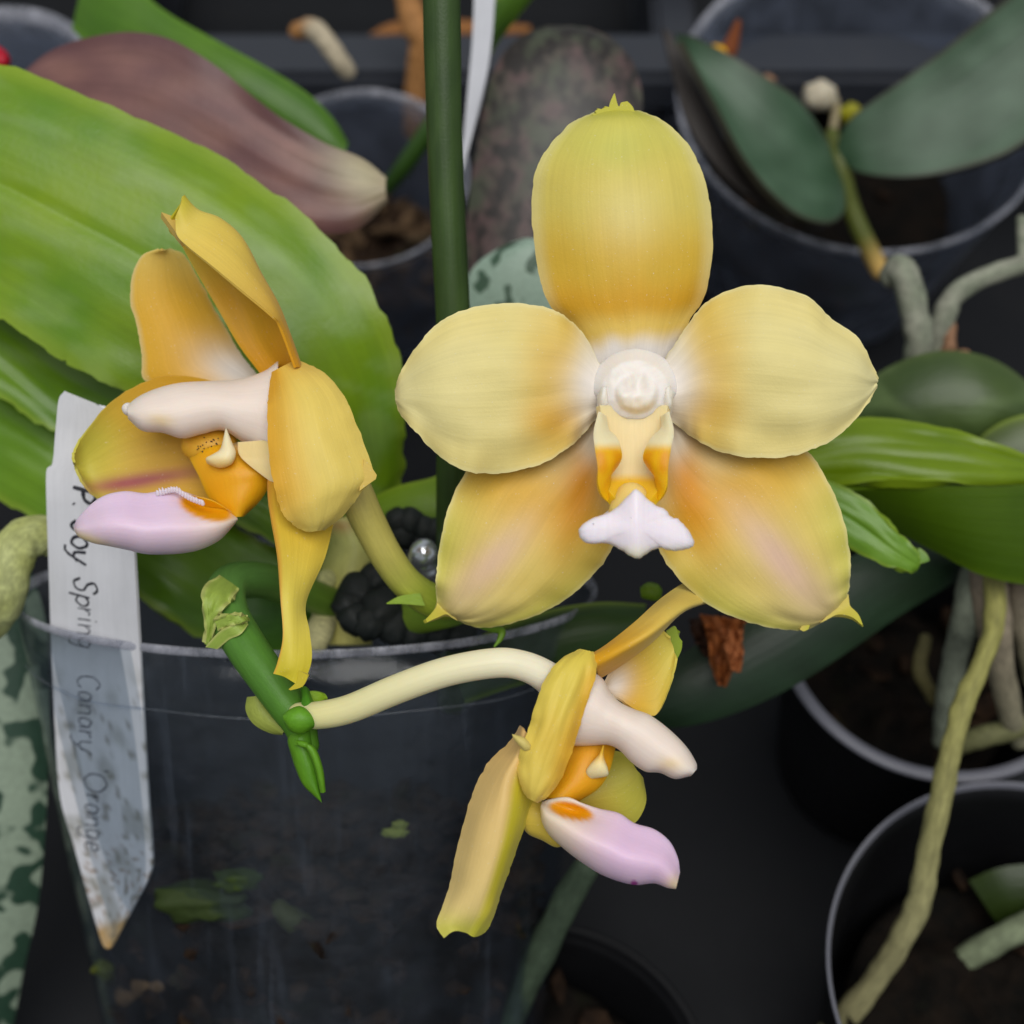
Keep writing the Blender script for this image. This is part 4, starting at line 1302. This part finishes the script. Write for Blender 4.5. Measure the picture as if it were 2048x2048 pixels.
cP = lambda u, v, px, py: mix(mix(mix(C(112, 76, 76), C(136, 96, 88), .5 + .9 * nz(px / 90, py / 50, 3)), C(92, 58, 62), .7 * sm(.55, 1, -u)), C(196, 186, 150), .85 * blot(px, py, 730, 355, 85, 55, 40))
o = sheet("orchid_leaf", [(40, 160), (100, 110), (180, 78), (270, 68), (350, 85), (440, 140), (540, 220), (640, 285), (720, 320), (770, 360)],
          [(-40, 240), (60, 260), (150, 300), (240, 330), (330, 360), (430, 400), (540, 440), (640, 462), (710, 455), (770, 400)],
          [24.5, 24.3, 24.0, 23.8, 23.7, 23.6, 23.6, 23.7], M_LEAFD, None, cP, cup=.08, nu=29, thick=.14, ruf=.1)
one(o, "dull purple-brown leaf with a pale tip above the big green leaf", "leaf")
o = sheet("orchid_leaf", [(190, -120), (240, -60), (320, 20), (420, 80), (530, 140), (610, 190), (660, 240), (690, 290)],
          [(150, 60), (200, 100), (310, 120), (400, 160), (500, 220), (590, 280), (650, 310), (688, 318)],
          [27, 26.6, 26.3, 26, 26, 26, 26.1], M_LEAFD, None, c_leaf(C(88, 128, 26), C(66, 108, 16), edge=C(100, 140, 30), seed=9, k=.0), cup=.15, nu=21, thick=.15)
one(o, "bright green leaf arching behind the purple-brown leaf", "leaf")
M_MOTT = spotted("mottled_leaf", C(64, 68, 52), C(36, 30, 26), 380, .40, .60, tintc=C(84, 64, 62), stretch=(1, .6, 1))
M_SILV = spotted("silver_leaf", C(146, 168, 150), C(56, 84, 62), 240, .55, .60)
M_SILV2 = spotted("silver_blotched_leaf", C(138, 152, 132), C(40, 66, 50), 190, .50, .55)
mott = root("mottled_orchid", PZ(1000, 700, 3), "orchid with a purple-grey mottled leaf and a silvery spotted one behind the stake", "orchid")
w_ = lambda u, v, px, py: (.5, .5, .5)
sheet("leaf", [(930, 640), (925, 560), (935, 460), (950, 340), (965, 240), (985, 160), (1020, 100), (1080, 64), (1140, 60)],
      [(1110, 640), (1150, 560), (1200, 460), (1250, 360), (1276, 260), (1280, 190), (1262, 130), (1220, 85), (1175, 64)],
      [25.5, 25.5, 25.4, 25.4, 25.5, 25.7, 26], M_MOTT, mott, w_, cup=.3, nu=25, thick=.16)["label"] = "grey and purple mottled leaf"
sheet("leaf", [(930, 740), (925, 660), (930, 590), (950, 540), (1000, 505), (1050, 485)], [(1150, 740), (1160, 660), (1150, 590), (1130, 530), (1105, 495), (1080, 482)],
      [24.6, 24.4, 24.3, 24.3, 24.4], M_SILV, mott, w_, cup=.2, nu=21, thick=.16)["label"] = "silvery green leaf with dark spots"
o = sheet("orchid_leaf", [(60, 1150), (88, 1250), (95, 1400), (92, 1560), (84, 1700), (70, 1820), (45, 1930), (15, 2080), (-20, 2200)],
          [(-120, 1150), (-140, 1250), (-150, 1400), (-150, 1560), (-150, 1700), (-150, 1820), (-150, 1930), (-140, 2080), (-120, 2200)],
          [23.6, 23.6, 23.7, 23.9, 24.2, 24.6, 25, 25.6, 26.2], M_SILV2, None, w_, cup=.35, nu=25, thick=.17)
one(o, "silvery leaf blotched dark green along the left edge of the picture", "leaf")

# plant in the wide clear pot
dk = root("dark_leaved_orchid", PZ(1690, 330, 4.0), "young orchid with two dark green leaves spread over the wide clear pot", "orchid")
cD = lambda u, v, px, py: mix(mix(C(72, 98, 74), C(50, 78, 52), .5 + nz(px / 60, py / 60, 5)), C(58, 44, 34), .8 * sm(.9, 1, abs(u)))
sheet("leaf", [(1660, 310), (1640, 270), (1590, 200), (1520, 150), (1450, 105), (1385, 72), (1352, 70)], [(1684, 380), (1680, 430), (1640, 450), (1570, 420), (1490, 330), (1420, 200), (1358, 84)],
      [30, 29.6, 29.2, 29, 29, 29.2, 29.6], M_LEAFD, dk, cD, cup=[.2, .1, -.1, -.15, -.1, 0], tilt=[-.1, -.2, -.2], nu=25, thick=.16)
sheet("leaf", [(1660, 445), (1580, 440), (1500, 370), (1430, 250), (1380, 140), (1340, 70)], [(1640, 458), (1560, 436), (1455, 360), (1380, 260), (1345, 150), (1325, 60)],
      [29.9, 29.7, 29.7, 29.9, 30.2, 30.4], M_LEAFD, dk, lambda u, v, px, py: C(42, 32, 26), nu=11, thick=.14)["label"] = "dark brown underside edge of the leaf"
sheet("leaf", [(1676, 308), (1700, 240), (1790, 170), (1880, 105), (1960, 40), (2060, -40), (2180, -120)], [(1684, 322), (1740, 350), (1830, 356), (1930, 338), (2030, 300), (2130, 220), (2240, 100)],
      [30, 29.7, 29.4, 29.2, 29, 28.8, 28.6], M_LEAFD, dk, cD, cup=[.05, -.1, -.2, -.2], nu=25, thick=.16)
tube("stem", [(1760, 540, 30.6, .2), (1730, 480, 30.4, .2), (1700, 410, 30.3, .2), (1678, 325, 30.1, .22), (1664, 270, 30.4, .16)], M_STEM, dk,
     lambda v, a: mix(C(206, 168, 96), C(84, 92, 36), sm(.1, .35, v)), seg=16)
tube("flower_stalk", [(1660, 300, 30.6, .12), (1668, 250, 31, .10), (1672, 205, 31.2, .09), (1655, 180, 31.2, .08)], M_STEM, dk, lambda v, a: C(150, 138, 108))
ball("dry_bud", P(1640, 192, 31.1), .34, M_WAX, dk, C(196, 186, 164), scale=(1.1, 1, 1), lump=.2)
ball("dry_bud", P(1700, 228, 31.2), .25, M_STEM, dk, C(150, 146, 30), lump=.3)
for x, y, s in ((1532, 168, .2), (1556, 195, .16)):
    ball("dry_bud", P(x, y, 31.3), s, M_STEM, dk, C(150, 112, 84), lump=.4)
tube("bract", [(1446, 122, 30.2, .2), (1462, 90, 30.2, .17), (1476, 45, 30.2, .07)], M_ROOT, dk, lambda v, a: C(120, 60, 20))
ball("bract", P(1432, 104, 30.0), .2, M_STEM, dk, C(214, 160, 20), scale=(1.2, 1, .7))

# plant at the right edge: glossy leaves and grey aerial roots
rp = root("glossy_orchid", PZ(1950, 900, 2), "orchid at the right edge with a round glossy leaf and grey aerial roots", "orchid")
cG = c_leaf(C(76, 96, 44), C(54, 74, 36), edge=C(84, 100, 50), seed=11, k=.5)
sheet("leaf", [(1700, 830), (1730, 780), (1780, 740), (1850, 712), (1920, 708), (1990, 728), (2060, 780), (2120, 850)], [(1690, 880), (1740, 890), (1800, 900), (1860, 905), (1920, 900), (1980, 890), (2050, 890), (2110, 890)],
      [25.4, 25, 24.7, 24.5, 24.4, 24.5, 24.8], M_LEAF, rp, cG, cup=.3, nu=23, thick=.16)
sheet("leaf", [(1950, 905), (1975, 870), (2020, 842), (2080, 830), (2150, 840)], [(1960, 930), (2000, 960), (2050, 980), (2100, 980), (2160, 970)], [24.1, 24, 23.9, 24], M_LEAF, rp, c_leaf(C(96, 110, 60), C(80, 96, 52), seed=12, k=.3), cup=.2, nu=15, thick=.15)
gr = lambda v, a: mix(C(150, 150, 134), C(128, 134, 114), .5 + nz(v * 8, a, 1))
tube("root", [(1785, 550, 25.2, .24), (1800, 538, 25.0, .25), (1815, 565, 24.9, .25), (1828, 620, 24.9, .25), (1838, 680, 25, .25), (1835, 740, 25.4, .26), (1850, 800, 25.9, .24)], M_ROOT, rp, gr, bump=.12)
tube("root", [(2100, 515, 25.8, .17), (2040, 530, 25.6, .17), (1960, 558, 25.5, .18), (1910, 590, 25.4, .19), (1885, 640, 25.5, .22), (1870, 700, 25.8, .2), (1880, 760, 26.2, .2)], M_ROOT, rp, gr, bump=.12)
tube("root", [(2044, 440, 26, .1), (2046, 500, 25.8, .1), (2043, 535, 25.6, .1)], M_ROOT, rp, gr)
tube("dry_sheath", [(1896, 650, 25.5, .13), (1900, 690, 25.5, .12), (1890, 720, 25.6, .14), (1930, 712, 25.5, .12)], M_ROOT, rp, lambda v, a: C(150, 112, 84), bump=.3)

# strap leaf and roots growing from the grey pot
gp = root("rooting_orchid", PZ(1890, 1200, 5), "orchid in the grey-rimmed pot with a dark strap leaf and long bare roots", "orchid")
cS = lambda u, v, px, py: mix(C(36, 58, 36), C(28, 46, 26), .5 + nz(px / 90, py / 60, 6))
sheet("leaf", [(2000, 1050), (1880, 1060), (1760, 1090), (1640, 1150), (1500, 1230), (1400, 1290), (1320, 1340), (1270, 1390)], [(1960, 1130), (1880, 1175), (1790, 1230), (1690, 1300), (1580, 1370), (1470, 1420), (1380, 1445), (1300, 1450)],
      [24.2, 23.7, 23.2, 22.9, 22.8, 22.8, 22.9, 23.2], M_LEAFD, gp, cS, cup=.2, nu=21, thick=.15)
og = lambda v, a: mix(C(150, 146, 82), C(164, 158, 116), sm(.2, .8, v))
tube("root", [(1985, 1130, 23.2, .19), (1990, 1230, 22.8, .17), (1970, 1310, 22.5, .15), (1930, 1400, 22.3, .17), (1905, 1490, 22.3, .165), (1880, 1600, 22.5, .18), (1855, 1720, 22.9, .19), (1835, 1810, 23.3, .21), (1790, 1900, 23.8, .2), (1735, 1980, 24.4, .2), (1660, 2070, 25.2, .26), (1560, 2190, 26.2, .26)],
     M_ROOT, gp, og, seg=20, bump=.22)
pk = lambda v, a: mix(C(150, 132, 116), C(132, 132, 104), v)
tube("root", [(1975, 1140, 23.4, .3), (1985, 1230, 23.3, .3), (2000, 1330, 23.8, .24), (2025, 1440, 24.6, .2), (2040, 1480, 25.0, .18)], M_ROOT, gp, pk, bump=.12)
tube("root", [(1945, 1150, 23.6, .22), (1935, 1230, 23.6, .26), (1915, 1300, 24.2, .22), (1895, 1400, 24.8, .2), (1885, 1480, 25.4, .18)], M_ROOT, gp, lambda v, a: C(118, 124, 108), bump=.15)
tube("root", [(2100, 1440, 24.6, .2), (2040, 1455, 24.7, .19), (1960, 1475, 24.8, .19), (1900, 1500, 25.2, .15)], M_ROOT, gp, lambda v, a: C(104, 104, 68), bump=.12)
tube("root", [(2060, 1150, 23.2, .25), (2040, 1200, 23.5, .25), (2060, 1300, 24, .22), (2070, 1360, 24.4, .2)], M_ROOT, gp, pk, bump=.12)
tube("root", [(1850, 1280, 25.2, .12), (1840, 1340, 25.2, .13), (1870, 1400, 25.4, .13)], M_ROOT, gp, lambda v, a: C(90, 84, 50), bump=.15)

# bottom right corner plant
bp_ = root("corner_orchid", PZ(2050, 1950, 5), "orchid with a green leaf and pale root in the bottom right corner pot", "orchid")
tube("root", [(1790, 2000, 26.6, .2), (1830, 1975, 26.0, .22), (1868, 1955, 25.6, .22), (1880, 1948, 25.5, .23), (1960, 1900, 25.0, .24), (2040, 1858, 24.6, .24), (2110, 1830, 24.3, .24)], M_ROOT, bp_, lambda v, a: ramp([(0, C(70, 74, 62)), (.35, C(190, 160, 120)), (.42, C(132, 142, 112)), (1, C(140, 150, 120))], v), bump=.1)
sheet("leaf", [(1940, 1760), (1990, 1738), (2050, 1730), (2120, 1740)], [(2000, 1850), (2040, 1840), (2080, 1830), (2120, 1820)], [25.2, 25, 24.9, 24.8], M_LEAFD, bp_, c_leaf(C(44, 60, 16), C(34, 50, 12), edge=C(50, 66, 20), seed=14, k=0), cup=.1, nu=13, thick=.15)
tube("root", [(1990, 1905, 25.8, .15), (1975, 1950, 25.9, .15), (2000, 2010, 26, .16), (2040, 2060, 26.2, .14)], M_ROOT, bp_, lambda v, a: C(150, 92, 40), bump=.2)

# small things at the back
o = sheet("plant_label", [(945, -60), (948, 0), (944, 90), (936, 180), (925, 300), (915, 340)], [(995, -60), (990, 0), (984, 80), (974, 150), (955, 230), (925, 345)], [25.6, 25.6, 25.5, 25.4, 25.3, 25.3], M_TAGP, None, lambda u, v, px, py: C(196, 196, 202), nu=9, thick=.06)
one(o, "blank white label standing behind the green stake", "label")
o = sheet("orchid_leaf", [(985, 0), (1040, -40), (1090, -60)], [(975, 110), (1000, 70), (1080, -30)], [26, 26.5, 27], M_LEAFD, None, c_leaf(C(84, 120, 24), C(60, 98, 18), seed=15, k=0), nu=9, thick=.12, cup=.1)
one(o, "small green leaf blade right of the blank white label", "leaf")
o = tube("orchid_leaf", [(885, 215, 30, .16), (850, 270, 30.2, .2), (810, 330, 30.6, .2), (775, 375, 31.2, .16)], M_LEAFD, None, lambda v, a: C(52, 84, 24))
one(o, "narrow dark green blade leaning in the small clear pot", "leaf")
o = tube("withered_stalk", [(812, -60, 34, .3), (818, 0, 34.2, .3), (830, 50, 34.3, .34), (842, 80, 34.4, .3), (838, 130, 34.8, .3), (832, 195, 35.3, .3), (830, 260, 36, .3)], M_ROOT, None, lambda v, a: C(176, 124, 72), bump=.15)
one(o, "dry tan stem standing left of the green stake", "stalk")
o = sheet("dry_leaf", [(740, 72), (780, 50), (850, 40), (950, 45), (1060, 55)], [(745, 80), (790, 80), (860, 78), (950, 78), (1060, 70)], [37, 37, 37, 37, 37], M_ROOT, None, lambda u, v, px, py: C(150, 98, 50), nu=9, thick=.1, cup=.3)
one(o, "dry orange-brown leaf lying on the tray bar at the top", "dry leaf")
o = tube("dry_root", [(595, 62, 32, .2), (625, 58, 31.8, .24), (650, 80, 31.6, .22), (675, 115, 31.6, .22), (694, 142, 31.8, .2)], M_ROOT, None, lambda v, a: mix(C(170, 120, 70), C(190, 176, 150), sm(.15, .4, v)), bump=.15)
one(o, "curled pale dry root tip over the rim of the small clear pot", "root")
o = body("red_petal", [(-60, 90), (-20, 84), (10, 100), (22, 118)], [(-60, 150), (-20, 146), (8, 142), (20, 132)], 26, [.2, .3, .3, .1], M_WAX, None, lambda v, c, px, py: C(176, 10, 40), seg=20)
one(o, "red petal cut off by the left edge of the picture", "petal")
dr = root("dried_flower", P(1440, 1300, 22.4), "crumpled brown dried flower lying below the large bloom", "dried flower")
rnd = random.Random(5)
cB = lambda u, v, px, py: mix(C(120, 62, 26), C(176, 100, 46), .5 + nz(px / 12, py / 12, 1))
sheet("petal", [(1400, 1230), (1415, 1270), (1420, 1320), (1440, 1370)], [(1490, 1240), (1480, 1280), (1470, 1320), (1450, 1372)], [22.3, 22.2, 22.3, 22.5], M_ROOT, dr, cB, nu=15, ruf=.5, thick=.06)
sheet("petal", [(1380, 1240), (1390, 1280), (1410, 1310)], [(1440, 1230), (1450, 1270), (1445, 1320)], [22.6, 22.5, 22.6], M_ROOT, dr, lambda u, v, px, py: C(60, 34, 18), nu=13, ruf=.5, thick=.06)
sheet("petal", [(1440, 1260), (1450, 1300), (1465, 1340)], [(1480, 1262), (1485, 1300), (1478, 1345)], [22.1, 22.0, 22.1], M_ROOT, dr, lambda u, v, px, py: C(184, 108, 60), nu=13, ruf=.5, thick=.06)
# shaded leaves under the large bloom, of the same orchid
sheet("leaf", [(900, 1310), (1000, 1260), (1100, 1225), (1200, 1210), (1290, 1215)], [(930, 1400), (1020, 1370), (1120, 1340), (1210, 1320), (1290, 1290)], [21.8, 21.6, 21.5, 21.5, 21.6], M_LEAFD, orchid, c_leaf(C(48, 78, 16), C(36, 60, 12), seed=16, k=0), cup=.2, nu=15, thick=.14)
body("bud", [(1280, 1175), (1295, 1165), (1315, 1168), (1325, 1180)], [(1282, 1195), (1295, 1200), (1312, 1202), (1322, 1196)], 20.5, [.1, .16, .16, .06], M_STEM, orchid, lambda v, c, px, py: C(108, 140, 30), seg=18)

# pieces seen through the clear pot wall
for x_, y_, r_, sc_, c_ in ((410, 1800, .5, (1.5, .6, .6), C(44, 58, 16)), (475, 1760, .3, (1.2, .6, .7), C(50, 66, 20)), (790, 1665, .16, (1.2, .5, .6), C(150, 158, 70)), (800, 1650, .12, (1, .5, .8), C(150, 158, 70)), (210, 1940, .25, (.8, .5, 1.2), C(90, 96, 28))):
    o = ball("moss_tuft", P(x_, y_, wall_depth(x_, y_, .2) + .2 * r_), r_, M_ROOT, None, c_, scale=sc_, lump=.55, sub=3)
    tag(o, "green moss tuft behind the front wall of the leaning clear pot", "moss", "moss in the clear pot", "stuff")
inside = [((1170, 1735), (1010, 2060), .26, C(66, 80, 62)), ((560, 1820), (640, 1900), .2, C(70, 74, 40)), ((250, 1990), (330, 1960), .22, C(110, 84, 56))]
for (a, b, r_, c_) in inside:
    d1, d2 = wall_depth(*a, .3) + .35, wall_depth(*b, .3) + .35
    o = tube("buried_root", [(a[0], a[1], d1, r_ * .8), ((a[0] + b[0]) / 2, (a[1] + b[1]) / 2 - 8, (d1 + d2) / 2, r_), (b[0], b[1], d2, r_ * .8)], M_ROOT, orchid, lambda v, ang, c_=c_: c_, bump=.2)
